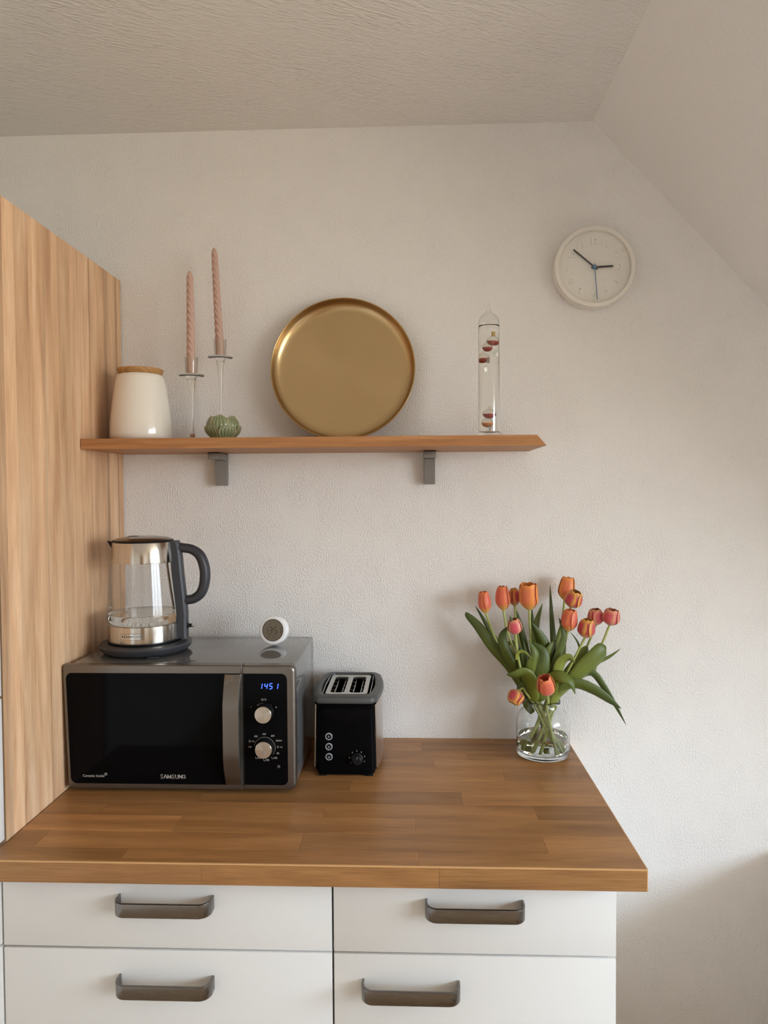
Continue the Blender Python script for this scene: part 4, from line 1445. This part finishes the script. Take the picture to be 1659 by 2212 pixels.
# ------------------------------------------------------------------ candle holders and twisted candles
def holder(x, y, h, cup, label):
    c = thing('candle_holder', label, 'candle holder', (x, y, ZS), group='glass candle holders on the shelf')
    z = ZS + 0.0003
    obj('stem', lathe([(0, 0), (0.031, 0), (0.0322, 0.0014), (0.029, 0.0030), (0.012, 0.0052), (0.0065, 0.009), (0.0048, 0.020), (0.0042, 0.05), (0.0043, h * 0.55), (0.0052, h - 0.05), (0.0066, h - 0.030), (0.0085, h - 0.018), (0.0105, h - 0.008), (0.0130, h - 0.0022), (0, h - 0.0022)], c=(x, y, z), seg=40), M_HGLASS, c, ang=60, label='clear glass stem')
    obj('drip_tray', lathe([(0, h - 0.002), (0.0270, h - 0.0020), (0.0297, h - 0.0005), (0.0303, h + 0.0014), (0.0294, h + 0.0024), (0, h + 0.0014)], c=(x, y, z), seg=56), M_HGLASS, c)
    obj('cup', lathe([(0.0122, h + 0.0022), (0.0146, h + 0.0022), (0.0150, h + cup * 0.5), (0.0152, h + cup), (0.0146, h + cup + 0.0004), (0.0142, h + cup), (0.0134, h + cup * 0.5), (0.0122, h + 0.006)], c=(x, y, z), seg=48, loop=True), thin_glass('cup_glass', (0.96, 0.965, 0.955), 0.5), c)


def candle(x, y, z0, L, tilt, label):
    n, seg = 150, 32
    rings = []
    for i in range(n + 1):
        t = i / n
        z = L * t
        R = 0.0106 - 0.0030 * t
        if t > 0.90:
            R *= math.sqrt(max(0.0, 1 - ((t - 0.90) / 0.102) ** 2)) * 0.92 + 0.08
        tw = -2 * PI * z / 0.066
        amp = 0.0 if z < 0.034 else min(1.0, (z - 0.034) / 0.012)
        amp *= 1.0 if t < 0.93 else max(0, (1 - t) / 0.07)
        ring = []
        for k in range(seg):
            a = 2 * PI * k / seg
            g = abs(math.cos(2 * (a - tw)))
            r = R * (1.04 - 0.40 * amp * (1 - g ** 0.55) - 0.04 * (1 - amp))
            ring.append((r * math.cos(a), r * math.sin(a), z))
        rings.append(ring)
    bm = bmesh.new()
    add_loft(bm, rings)
    bmesh.ops.recalc_face_normals(bm, faces=bm.faces)
    o = obj('twisted_candle', bm, M_WAX, ang=80)
    o.location = (x, y, z0)
    o.rotation_euler = (0, math.radians(tilt), 0)
    return top(o, label, 'candle')


holder(0.2205, -0.130, 0.1555, 0.044, 'shorter glass candle holder beside the cream canister')
holder(0.2768, -0.080, 0.2065, 0.045, 'taller glass candle holder behind the green lotus bowl')
candle(0.2195, -0.130, ZS + 0.1585, 0.2445, 0.0, 'lower pink twisted candle, nearer the canister')
candle(0.2770, -0.080, ZS + 0.2095, 0.264, -2.6, 'higher pink twisted candle, leaning slightly left above the green lotus')


# ------------------------------------------------------------------ petals (used by the lotus bowl and the tulips)
def petal(phi, half, prof, M, nh=12, nw=8, tipround=0.55, curl=0.0, thick=0.0008, taper=0.35, notch=0.0, shift=0.0):
    """prof(s) -> (radius, height); half = half the angle the petal covers where it is widest"""
    bm = bmesh.new()
    uvl = bm.loops.layers.uv.new('UVMap')
    fr, bk = [], []
    for i in range(nh + 1):
        s = i / nh
        if s < 1 - tipround:
            w_ = taper + (1 - taper) * math.sin(PI / 2 * min(1, s / max(0.05, (1 - tipround))))
        else:
            q = (s - (1 - tipround)) / tipround
            w_ = max(0.0, 1 - q ** 2.4) ** 0.5 * 0.985 + 0.015
        rowf, rowb = [], []
        for j in range(nw + 1):
            t = -1 + 2 * j / nw
            ss = s - notch * t * t * s
            r, h = prof(ss)
            a = phi + t * half * w_
            r2 = r * (1 + curl * t * t) + shift
            rowf.append(Vector((r2 * math.cos(a), r2 * math.sin(a), h)))
            r3 = max(0.0002, r2 - thick)
            rowb.append(Vector((r3 * math.cos(a), r3 * math.sin(a), h + thick * 0.15)))
        fr.append([bm.verts.new(M @ v) for v in rowf])
        bk.append([bm.verts.new(M @ v) for v in rowb])
    def face(vs, uv):
        f = bm.faces.new(vs)
        for lp, c in zip(f.loops, uv):
            lp[uvl].uv = c
    for i in range(nh):
        for j in range(nw):
            u0, u1, v0, v1 = j / nw, (j + 1) / nw, i / nh, (i + 1) / nh
            face((fr[i][j], fr[i][j + 1], fr[i + 1][j + 1], fr[i + 1][j]), ((u0, v0), (u1, v0), (u1, v1), (u0, v1)))
            face((bk[i][j + 1], bk[i][j], bk[i + 1][j], bk[i + 1][j + 1]), ((u1, v0), (u0, v0), (u0, v1), (u1, v1)))
    for i in range(nh):
        face((bk[i][0], fr[i][0], fr[i + 1][0], bk[i + 1][0]), ((0, i / nh), (0, i / nh), (0, (i + 1) / nh), (0, (i + 1) / nh)))
        face((fr[i][nw], bk[i][nw], bk[i + 1][nw], fr[i + 1][nw]), ((1, i / nh), (1, i / nh), (1, (i + 1) / nh), (1, (i + 1) / nh)))
    for j in range(nw):
        face((fr[nh][j], fr[nh][j + 1], bk[nh][j + 1], bk[nh][j]), ((j / nw, 1), ((j + 1) / nw, 1), ((j + 1) / nw, 1), (j / nw, 1)))
        face((fr[0][j + 1], fr[0][j], bk[0][j], bk[0][j + 1]), (((j + 1) / nw, 0), (j / nw, 0), (j / nw, 0), ((j + 1) / nw, 0)))
    return bm


lx, ly = 0.3030, -0.165
LO = thing('lotus_bowl', 'green glazed lotus shaped tealight bowl before the taller candle holder', 'candle holder', (lx, ly, ZS))
obj('core', lathe([(0, 0.0005), (0.026, 0.0005), (0.031, 0.008), (0.033, 0.022), (0.030, 0.036), (0.027, 0.036), (0.026, 0.012), (0, 0.010)], c=(lx, ly, ZS), seg=40), P('glaze_inside', (0.22, 0.26, 0.13), 0.25), LO)
ML = Matrix.Translation((lx, ly, ZS + 0.0006))


def lprof(r0, r1, r2, h0, h1):
    def f(s):
        a = (1 - s) ** 2 * r0 + 2 * s * (1 - s) * r1 + s * s * r2
        return a, h0 + (h1 - h0) * (s ** 0.9)
    return f


for k in range(6):
    obj('petal', petal(2 * PI * (k + 0.5) / 6 - PI / 2 + 0.55, 0.60, lprof(0.030, 0.047, 0.0270, 0.010, 0.0545 + 0.002 * (k % 2)), ML, nh=12, nw=12, tipround=0.72, thick=0.003, taper=0.8, curl=0.03), M_CELADON, LO, ang=60)
for k in range(6):
    obj('petal', petal(2 * PI * k / 6 - PI / 2 + 0.55, 0.52, lprof(0.024, 0.048, 0.0405, 0.001, 0.031 + 0.0015 * (k % 3)), ML, nh=12, nw=12, tipround=0.72, thick=0.003, taper=0.75, curl=0.03), M_CELADON, LO, ang=60)

# ------------------------------------------------------------------ brass tray leaning on the wall
TR = 0.1785
yb, ya_ = -0.0765, -0.0360
lean = math.asin((ya_ - yb) / (2 * TR))
tcn = Vector((0.5745, (yb + ya_) / 2, ZS + TR * math.cos(lean) + 0.0046))
Mt = Matrix.Translation(tcn) @ Matrix.Rotation(PI / 2 - lean, 4, 'X')
bm = lathe([(0, -0.0250), (0.1500, -0.0250), (0.1600, -0.0238), (0.1690, -0.0190), (0.1745, -0.0100), (0.1770, -0.0010), (0.1785, 0.0004), (0.1795, -0.0008), (0.1785, -0.0030),
            (0.1765, -0.0110), (0.1705, -0.0210), (0.1610, -0.0262), (0.1500, -0.0272), (0, -0.0272)], seg=128)
me = bpy.data.meshes.new('tray')
bm.to_mesh(me)
bm.free()
me.polygons.foreach_set('use_smooth', [True] * len(me.polygons))
me.materials.append(M_GOLD)
tray = bpy.data.objects.new('round_tray', me)
COL.objects.link(tray)
tray.matrix_world = Mt
top(tray, 'round brushed brass tray leaning against the wall on the shelf', 'tray')

# ------------------------------------------------------------------ floating ball thermometer
gx, gy = 0.9190, -0.196
GT = thing('floating_thermometer', 'tall clear glass tube thermometer with red floats at the right end of the shelf', 'thermometer', (gx, gy, ZS))
GZ = ZS + 0.0003
obj('foot', lathe([(0, 0), (0.0335, 0), (0.0342, 0.0012), (0.0320, 0.0032), (0.0270, 0.0072), (0.0225, 0.0100), (0, 0.0100)], c=(gx, gy, GZ), seg=56), M_HGLASS, GT)
obj('glass_tube', lathe([(0.0238, 0.0102), (0.0238, 0.248), (0.0232, 0.257), (0.0208, 0.2650), (0.0160, 0.2710), (0.0092, 0.2755), (0.0050, 0.2815), (0.0029, 0.2900), (0.0018, 0.2975), (0, 0.2985)], c=(gx, gy, GZ), seg=56), M_TGLASS, GT, ang=60, label='clear glass tube with a drawn tip')
obj('liquid', lathe([(0, 0.0110), (0.0230, 0.0110), (0.0230, 0.2480), (0.0224, 0.2473), (0.0195, 0.2460), (0, 0.2460)], c=(gx, gy, GZ), seg=64), M_OIL, GT)


def float_ball(dx, dy, z, r, liq, tagd, cap=None):
    c = (gx + dx, gy + dy, GZ + z)
    g = obj('float', lathe([(r * math.sin(PI * k / 18), -r * math.cos(PI * k / 18)) for k in range(17)] + [(r * 0.30, r * 0.98), (r * 0.24, r * 1.35), (r * 0.16, r * 1.5), (0, r * 1.52)], c=c, seg=28), M_FGLASS, GT, ang=80, label='small glass float')
    rr = r * 0.965
    pr_ = [(rr * math.sin(PI * k / 18), -rr * math.cos(PI * k / 18)) for k in range(0, 10)]
    obj('float_liquid', lathe(pr_ + [(0, 0)], c=c, seg=28), liq, g)
    if cap:
        obj('float_cap', lathe([(0, r * 1.0), (r * 0.30, r * 1.0), (r * 0.24, r * 1.5), (r * 0.30, r * 1.9), (0, r * 1.9)], c=c, seg=16), cap, g)
    tg = bmesh.new()
    tx, ty, tz = c[0] + tagd[0], c[1] + tagd[1], c[2] + tagd[2]
    Mg = Matrix.Translation((tx, ty, tz)) @ Matrix.Rotation(PI / 2, 4, 'X') @ Matrix.Rotation(tagd[3], 4, 'Y')
    add_lathe(tg, [(0, -0.0004), (0.0050, -0.0004), (0.0052, 0), (0.0050, 0.0004), (0, 0.0004)], mat=Mg, seg=22)
    ring = [(tx + 0.0022 * math.cos(2 * PI * k / 14), ty, tz + 0.0074 + 0.0022 * math.sin(2 * PI * k / 14)) for k in range(15)]
    add_tube(tg, ring, 0.0004, seg=6)
    obj('tag', tg, M_TAG, g)


float_ball(0.0075, 0.004, 0.2140, 0.0108, M_REDL, (0.004, -0.006, -0.0300, 0.6), M_YEL)
float_ball(-0.0035, -0.009, 0.1985, 0.0104, M_REDL, (-0.004, -0.002, -0.0500, 0.2))
float_ball(-0.0085, 0.006, 0.1760, 0.0108, M_REDL, (0.0065, -0.010, -0.0080, 0.9))
float_ball(0.0010, 0.004, 0.0510, 0.0108, M_REDL, (0.001, -0.010, -0.0280, 1.0))
float_ball(-0.0030, -0.002, 0.0305, 0.0108, M_AMBL, (0.0035, -0.009, -0.0150, 1.2))

# ------------------------------------------------------------------ vase
vx, vy = 1.0560, -0.1060
VZ = HZ + 0.0003
VA = thing('vase', 'clear glass shouldered vase half full of water holding the tulips', 'vase', (vx, vy, HZ))
outer = [(0, 0), (0.057, 0), (0.0612, 0.002), (0.0628, 0.007), (0.0630, 0.02), (0.0630, 0.076), (0.0622, 0.085), (0.0590, 0.0945), (0.0535, 0.1030), (0.0475, 0.1095), (0.0430, 0.1165), (0.0412, 0.1240), (0.0413, 0.1310)]
innr = [(0.0398, 0.1316), (0.0390, 0.1310), (0.0390, 0.1240), (0.0408, 0.1165), (0.0455, 0.1088), (0.0517, 0.1017), (0.0570, 0.0935), (0.0600, 0.0848), (0.0608, 0.076), (0.0608, 0.020), (0.0600, 0.0125), (0.0570, 0.0105), (0, 0.0100)]
obj('glass_body', lathe(outer + innr, c=(vx, vy, VZ), seg=96), M_VGLASS, VA, ang=60)
wp = [(0, 0.0102), (0.0568, 0.0107), (0.0597, 0.0127), (0.0606, 0.020), (0.0606, 0.0462), (0.0598, 0.0450), (0, 0.0448)]
obj('water', lathe(wp, c=(vx, vy, VZ), seg=96), M_WATER, VA)


# ------------------------------------------------------------------ tulips
def leaf_bm(pts, w_, twist=0.0, fold=0.35, n=20, nw=6, thick=0.0006, prof=None, roll=0.0, twist2=None):
    """a blade along pts (room points); twist turns its face from the viewer, fold cups it"""
    C = spline(pts, n)
    bm = bmesh.new()
    uvl = bm.loops.layers.uv.new('UVMap')
    F, B = [], []
    tw2 = twist if twist2 is None else twist2
    for i in range(n):
        s = i / (n - 1)
        t = (C[min(i + 1, n - 1)] - C[max(i - 1, 0)]).normalized()
        side = t.cross(AF)
        if side.length < 0.05:
            side = t.cross(Vector((0, 0, 1)))
        side.normalize()
        side = Matrix.Rotation(twist + (tw2 - twist) * s, 3, t) @ side
        nor = side.cross(t).normalized()
        if prof:
            ww = prof(s)
        else:
            ww = math.sin(PI * (0.16 + 0.84 * s) ** 0.85) ** 0.8 if s < 0.999 else 0.02
            ww = max(0.02, ww)
        hw = w_ / 2 * ww
        rf, rb = [], []
        for j in range(nw + 1):
            q = -1 + 2 * j / nw
            cup = fold * hw * (abs(q) ** 1.6) + roll * hw * q
            p = C[i] + side * hw * q * (1 - 0.12 * fold) + nor * cup
            rf.append(bm.verts.new(p + nor * thick / 2))
            rb.append(bm.verts.new(p - nor * thick / 2))
        F.append(rf)
        B.append(rb)

    def face(vs, uv):
        f = bm.faces.new(vs)
        for lp, c in zip(f.loops, uv):
            lp[uvl].uv = c
    for i in range(n - 1):
        v0, v1 = i / (n - 1), (i + 1) / (n - 1)
        for j in range(nw):
            u0, u1 = j / nw, (j + 1) / nw
            face((F[i][j], F[i][j + 1], F[i + 1][j + 1], F[i + 1][j]), ((u0, v0), (u1, v0), (u1, v1), (u0, v1)))
            face((B[i][j + 1], B[i][j], B[i + 1][j], B[i + 1][j + 1]), ((u1, v0), (u0, v0), (u0, v1), (u1, v1)))
        face((B[i][0], F[i][0], F[i + 1][0], B[i + 1][0]), ((0, v0), (0, v0), (0, v1), (0, v1)))
        face((F[i][nw], B[i][nw], B[i + 1][nw], F[i + 1][nw]), ((1, v0), (1, v0), (1, v1), (1, v1)))
    for j in range(nw):
        face((F[0][j + 1], F[0][j], B[0][j], B[0][j + 1]), ((0, 0),) * 4)
        face((F[n - 1][j], F[n - 1][j + 1], B[n - 1][j + 1], B[n - 1][j]), ((0, 1),) * 4)
    bmesh.ops.recalc_face_normals(bm, faces=bm.faces)
    return bm


NECK = VZ + 0.122


def tulip(label, base, tip, R, kind, neck, foot, mid, leaves, closed=0.45, spin=0.0, stem_r=0.0032, stem_m=None, full=1.0):
    """base, tip: ends of the flower head; neck, foot: offsets from the vase axis where the stalk passes; leaves: (points, width, ...)"""
    base, tip = Vector(base), Vector(tip)
    t = thing('tulip', label, 'flower', (vx + foot[0], vy + foot[1], VZ + 0.0135), group='tulips in the vase')
    up = (tip - base)
    H = up.length
    up.normalize()
    q = up.to_track_quat('Z', 'Y').to_matrix().to_4x4()
    M = Matrix.Translation(base) @ q

    def prof(inn, cl):
        def f(s):
            # belly of the cup, then drawn in (or left open) at the mouth
            k = math.sin(PI / 2 * min(1.0, (s + 0.02) / 0.42)) ** 0.75
            h = s * 1.0
            if s > 0.42:
                u = (s - 0.42) / 0.58
                k = cl + (1 - cl) * max(0.0, math.cos(u * PI / 2)) ** 0.9
                h = 0.42 + 0.58 * math.sin(u * PI / 2) * (0.55 + 0.45 * u)
            return max(0.0012, R * inn * k), H * h
        return f
    jit = random.Random(sum(ord(c) for c in label))
    for k in range(3):
        a = spin + 2 * PI * k / 3
        obj('petal', petal(a + PI / 3, 0.98 * full, prof(0.90, closed * 0.92), M, nh=14, nw=10, tipround=0.42, thick=0.0007, taper=0.55, notch=0.015), kind, t, ang=70)
    for k in range(3):
        a = spin + 2 * PI * k / 3
        obj('petal', petal(a, 0.90 * full, prof(1.0, closed), M, nh=14, nw=10, tipround=0.40, thick=0.0007, taper=0.5, notch=0.02, curl=0.01 + 0.02 * jit.random()), kind, t, ang=70)
    nk = Vector((vx + neck[0], vy + neck[1], NECK))
    ft = Vector((vx + foot[0], vy + foot[1], VZ + 0.0145))
    path = [ft, ft.lerp(nk, 0.5) + Vector((0, 0, 0.0)), nk] + [Vector(p) for p in mid] + [base + up * 0.001]
    obj('stem', add_tube(bmesh.new(), path, [stem_r * 1.15, stem_r * 1.1, stem_r, stem_r * 0.9, stem_r * 0.92], seg=10, sub=36), stem_m or M_STEM, t, ang=80)
    for lf in leaves:
        pts, wd_, m_ = lf[0], lf[1], lf[2]
        kw = lf[3] if len(lf) > 3 else {}
        obj('leaf', leaf_bm([at(*p) for p in pts], wd_, **kw), m_, t, ang=70)
    return t


px = 0.00112     # size of one photograph pixel at the vase, in metres
D, Mm, Lt = M_LEAFD, M_LEAFM, M_LEAFL
NL = (1140, 1515, -0.105)


def wide(s):
    return max(0.03, min(1.0, (s + 0.25) / 0.6) * math.sqrt(max(0.0, 1 - max(0, (s - 0.45) / 0.56) ** 2.2)))


tulip('narrow orange tulip farthest left with a long dark leaf beside it', at(1049, 1325, -0.085), at(1044, 1277, -0.085), 14.0 * px, M_CORAL, (-0.024, 0.002), (0.040, -0.012),
      [at(1104, 1440, -0.100), at(1075, 1392, -0.09)],
      [([(1138, 1500, -0.100), (1104, 1442, -0.100), (1066, 1398, -0.100), (1034, 1354, -0.095), (1011, 1330, -0.09), (1006, 1322, -0.088)], 25 * px, D, dict(fold=0.3)),
       ([(1152, 1540, -0.112), (1140, 1520, -0.118), (1136, 1500, -0.116), (1130, 1478, -0.108)], 20 * px, D, dict(fold=0.4, twist=0.3)),
       ([(1125, 1470, -0.088), (1092, 1412, -0.082), (1062, 1366, -0.078), (1042, 1332, -0.074), (1027, 1309, -0.07)], 13 * px, D, dict(fold=0.4, twist=0.5))], closed=0.60, spin=-PI / 2 + 0.3)
tulip('large closed coral orange tulip, second from the left in the back row', at(1087.5, 1319, -0.075), at(1085, 1265, -0.075), 16.6 * px, M_CORAL, (-0.016, 0.014), (0.030, 0.020),
      [at(1128, 1450, -0.085), at(1098, 1370, -0.078)],
      [([(1143, 1490, -0.110), (1118, 1446, -0.118), (1096, 1410, -0.120), (1086, 1384, -0.120), (1089, 1366, -0.120), (1098, 1353, -0.118)], 25 * px, D, dict(fold=0.45)),
       ([(1135, 1440, -0.07), (1112, 1390, -0.066), (1097, 1390, -0.064), (1075, 1395, -0.060)], 13 * px, D, dict(fold=0.3, twist=0.9))], closed=0.50, spin=-PI / 2 + 1.0)
tulip('small crimson tulip half hidden between the coral and the open orange one', at(1112, 1309, -0.055), at(1110, 1270, -0.055), 13.2 * px, M_STRIPE, (-0.010, 0.022), (0.012, 0.036),
      [at(1140, 1450, -0.075), at(1118, 1370, -0.058)],
      [([(1146, 1480, -0.075), (1136, 1420, -0.066), (1125, 1360, -0.060), (1113, 1312, -0.055)], 20 * px, D, dict(fold=0.4, twist=-0.3))], closed=0.45, spin=-PI / 2)
tulip('widest open orange tulip with its cup facing up', at(1143.5, 1318, -0.090), at(1141, 1260, -0.097), 20.5 * px, M_ORANGE, (-0.006, -0.004), (-0.010, 0.044),
      [at(1152, 1450, -0.09), at(1146, 1380, -0.09)],
      [([(1160, 1470, -0.07), (1156, 1400, -0.068), (1152, 1350, -0.066), (1149, 1310, -0.064)], 13 * px, D, dict(fold=0.5, twist=0.4)),
       ([(1168, 1470, -0.075), (1158, 1400, -0.07), (1160, 1350, -0.066), (1172, 1303, -0.064)], 22 * px, Mm, dict(fold=0.4, twist=0.3)),
       ([(1182, 1460, -0.105), (1178, 1410, -0.108), (1164, 1374, -0.112), (1149, 1346, -0.116)], 30 * px, D, dict(fold=0.5, twist=-0.4))], closed=0.86, spin=-PI / 2)
tulip('tallest orange tulip at the top right of the bunch', at(1219.5, 1297, -0.050), at(1228, 1246, -0.050), 18.0 * px, M_ORANGE, (0.012, 0.020), (-0.030, 0.026),
      [at(1196, 1450, -0.07), at(1212, 1360, -0.055)],
      [([(1198, 1490, -0.085), (1199, 1410, -0.078), (1194, 1340, -0.072), (1188, 1262, -0.068)], 17 * px, D, dict(fold=0.5, twist=0.35)),
       ([(1196, 1450, -0.075), (1204, 1400, -0.066), (1214, 1340, -0.062)], 18 * px, Lt, dict(fold=0.5, twist=0.5))], closed=0.62, spin=-PI / 2 + 0.25)
tulip('crimson tulip with yellow stripes just below the tallest orange one', at(1232.5, 1312, -0.090), at(1246, 1277, -0.104), 19.0 * px, M_STRIPE, (0.014, 0.010), (-0.044, -0.008),
      [at(1205, 1440, -0.09), at(1222, 1350, -0.088)],
      [([(1175, 1490, -0.122), (1180, 1440, -0.118), (1192, 1402, -0.116), (1202, 1382, -0.108)], 30 * px, Mm, dict(fold=0.4, twist=0.5))], closed=0.48, spin=-PI / 2 + 0.5)
tulip('plain coral tulip in the middle right, under the striped one', at(1226.5, 1364, -0.115), at(1233, 1316, -0.118), 17.6 * px, M_CORAL, (0.010, -0.012), (-0.048, -0.020),
      [at(1195, 1450, -0.115), at(1216, 1400, -0.115)],
      [([(1186, 1470, -0.125), (1208, 1420, -0.124), (1222, 1380, -0.122), (1218, 1356, -0.120), (1207, 1334, -0.118)], 22 * px, D, dict(fold=0.55, twist=0.5)),
       ([(1206, 1492, -0.128), (1208, 1458, -0.134), (1216, 1432, -0.138), (1230, 1422, -0.142), (1242, 1432, -0.144)], 30 * px, Lt, dict(fold=0.45, twist=0.45)),
       ([(1192, 1500, -0.110), (1198, 1455, -0.106), (1212, 1415, -0.102), (1222, 1382, -0.100)], 26 * px, Mm, dict(fold=0.45, twist=-0.3))], closed=0.58, spin=-PI / 2 - 0.2)
tulip('crimson tulip with yellow edges, lowest of the right hand trio', at(1264, 1378, -0.125), at(1270, 1337, -0.132), 18.4 * px, M_STRIPE, (0.024, -0.010), (-0.030, -0.036),
      [at(1222, 1460, -0.120), at(1246, 1412, -0.122)],
      [([(1205, 1495, -0.115), (1232, 1460, -0.112), (1258, 1425, -0.108), (1268, 1396, -0.106)], 36 * px, Lt, dict(fold=0.4, twist=0.35, prof=wide)),
       ([(1248, 1425, -0.08), (1252, 1400, -0.078), (1245, 1382, -0.076), (1231, 1364, -0.074)], 5 * px, D, dict(fold=0.3))], closed=0.50, spin=-PI / 2 + 0.35)
tulip('pink tulip with pale streaks half behind the lowest of the right hand trio', at(1287, 1351, -0.080), at(1286, 1315, -0.084), 17.6 * px, M_PINK, (0.026, 0.006), (-0.022, -0.020),
      [at(1228, 1465, -0.09), at(1266, 1400, -0.082)],
      [([(1215, 1495, -0.10), (1250, 1462, -0.098), (1282, 1452, -0.095), (1290, 1430, -0.092)], 28 * px, Lt, dict(fold=0.4, twist=0.6))], closed=0.55, spin=-PI / 2 + 0.9)
tulip('pink and yellow tulip farthest right', at(1317, 1351, -0.100), at(1324, 1316, -0.106), 18.6 * px, M_PINK, (0.030, -0.004), (-0.014, -0.044),
      [at(1232, 1470, -0.105), at(1290, 1408, -0.102)],
      [([(1208, 1500, -0.125), (1250, 1458, -0.128), (1285, 1425, -0.128), (1304, 1404, -0.122), (1309, 1396, -0.114)], 42 * px, Mm, dict(fold=0.35, twist=0.25, prof=wide)),
       ([(1196, 1536, -0.115), (1203, 1508, -0.122), (1222, 1490, -0.126), (1240, 1476, -0.128)], 24 * px, Lt, dict(fold=0.4, twist=0.4)),
       ([(1258, 1452, -0.10), (1290, 1432, -0.098), (1318, 1418, -0.096), (1341, 1401, -0.094)], 9 * px, Mm, dict(fold=0.4)),
       ([(1205, 1490, -0.140), (1245, 1478, -0.140), (1285, 1492, -0.138), (1318, 1514, -0.136), (1342, 1531, -0.134)], 25 * px, D, dict(fold=0.3, twist=0.3))], closed=0.62, spin=-PI / 2 + 0.6)
tulip('small pale pink tulip with a green tinged petal in front of the left stems', at(1113.5, 1371, -0.140), at(1110, 1336, -0.148), 15.6 * px, M_PINK, (-0.012, -0.018), (0.036, -0.034),
      [at(1130, 1460, -0.135), at(1118, 1410, -0.138)],
      [([(1148, 1505, -0.135), (1136, 1462, -0.134), (1128, 1430, -0.134), (1122, 1392, -0.134)], 22 * px, D, dict(fold=0.5, twist=-0.5)),
       ([(1118, 1425, -0.142), (1122, 1412, -0.147), (1134, 1412, -0.150), (1149, 1425, -0.150)], 14 * px, Lt, dict(fold=0.5, twist=0.8)),
       ([(1112, 1358, -0.150), (1107, 1344, -0.156), (1101, 1329, -0.156)], 8 * px, D, dict(fold=0.4))], closed=0.50, spin=-PI / 2 + 0.4)
tulip('orange tulip low in front, its dark mouth turned to the viewer', at(1182, 1500, -0.172), at(1176, 1462, -0.196), 18.6 * px, M_CORAL, (0.004, -0.026), (0.022, -0.046),
      [at(1183, 1517, -0.150)],
      [([(1180, 1500, -0.125), (1156, 1468, -0.138), (1154, 1436, -0.146), (1158, 1412, -0.146), (1142, 1383, -0.142)], 34 * px, Mm, dict(fold=0.4, twist=0.3)),
       ([(1170, 1515, -0.132), (1160, 1480, -0.142), (1168, 1440, -0.146), (1172, 1410, -0.142), (1148, 1386, -0.138)], 42 * px, D, dict(fold=0.35, twist=-0.2)),
       ([(1192, 1500, -0.150), (1194, 1466, -0.160), (1215, 1460, -0.168), (1236, 1474, -0.172), (1243, 1500, -0.172)], 30 * px, Mm, dict(fold=0.4, twist=-0.6)),
       ([(1200, 1500, -0.110), (1250, 1465, -0.105), (1280, 1455, -0.100), (1304, 1484, -0.098), (1328, 1522, -0.096), (1353, 1567, -0.094)], 17 * px, D, dict(fold=0.35, twist=0.4))], closed=0.62, spin=-PI / 2 + 0.5)
tulip('crimson and yellow tulip drooping at the lower left over the vase neck', at(1122, 1490, -0.150), at(1107, 1520, -0.160), 17.6 * px, M_STRIPE, (-0.022, -0.014), (0.028, -0.040),
      [at(1136, 1497, -0.140), at(1130, 1487, -0.146)],
      [([(1152, 1515, -0.132), (1146, 1478, -0.146), (1132, 1458, -0.154), (1112, 1460, -0.158), (1094, 1457, -0.156)], 34 * px, Mm, dict(fold=0.35, twist=-0.5)),
       ([(1150, 1480, -0.125), (1136, 1476, -0.130), (1124, 1490, -0.134), (1128, 1520, -0.130)], 24 * px, D, dict(fold=0.4, twist=0.4)),
       ([(1162, 1510, -0.120), (1150, 1470, -0.124), (1130, 1440, -0.126), (1123, 1400, -0.124)], 26 * px, D, dict(fold=0.4)),
       ([(1160, 1508, -0.110), (1152, 1462, -0.104), (1140, 1425, -0.100), (1131, 1384, -0.098)], 26 * px, D, dict(fold=0.45, twist=0.4))], closed=0.60, spin=-PI / 2 + 0.7, stem_r=0.0028)
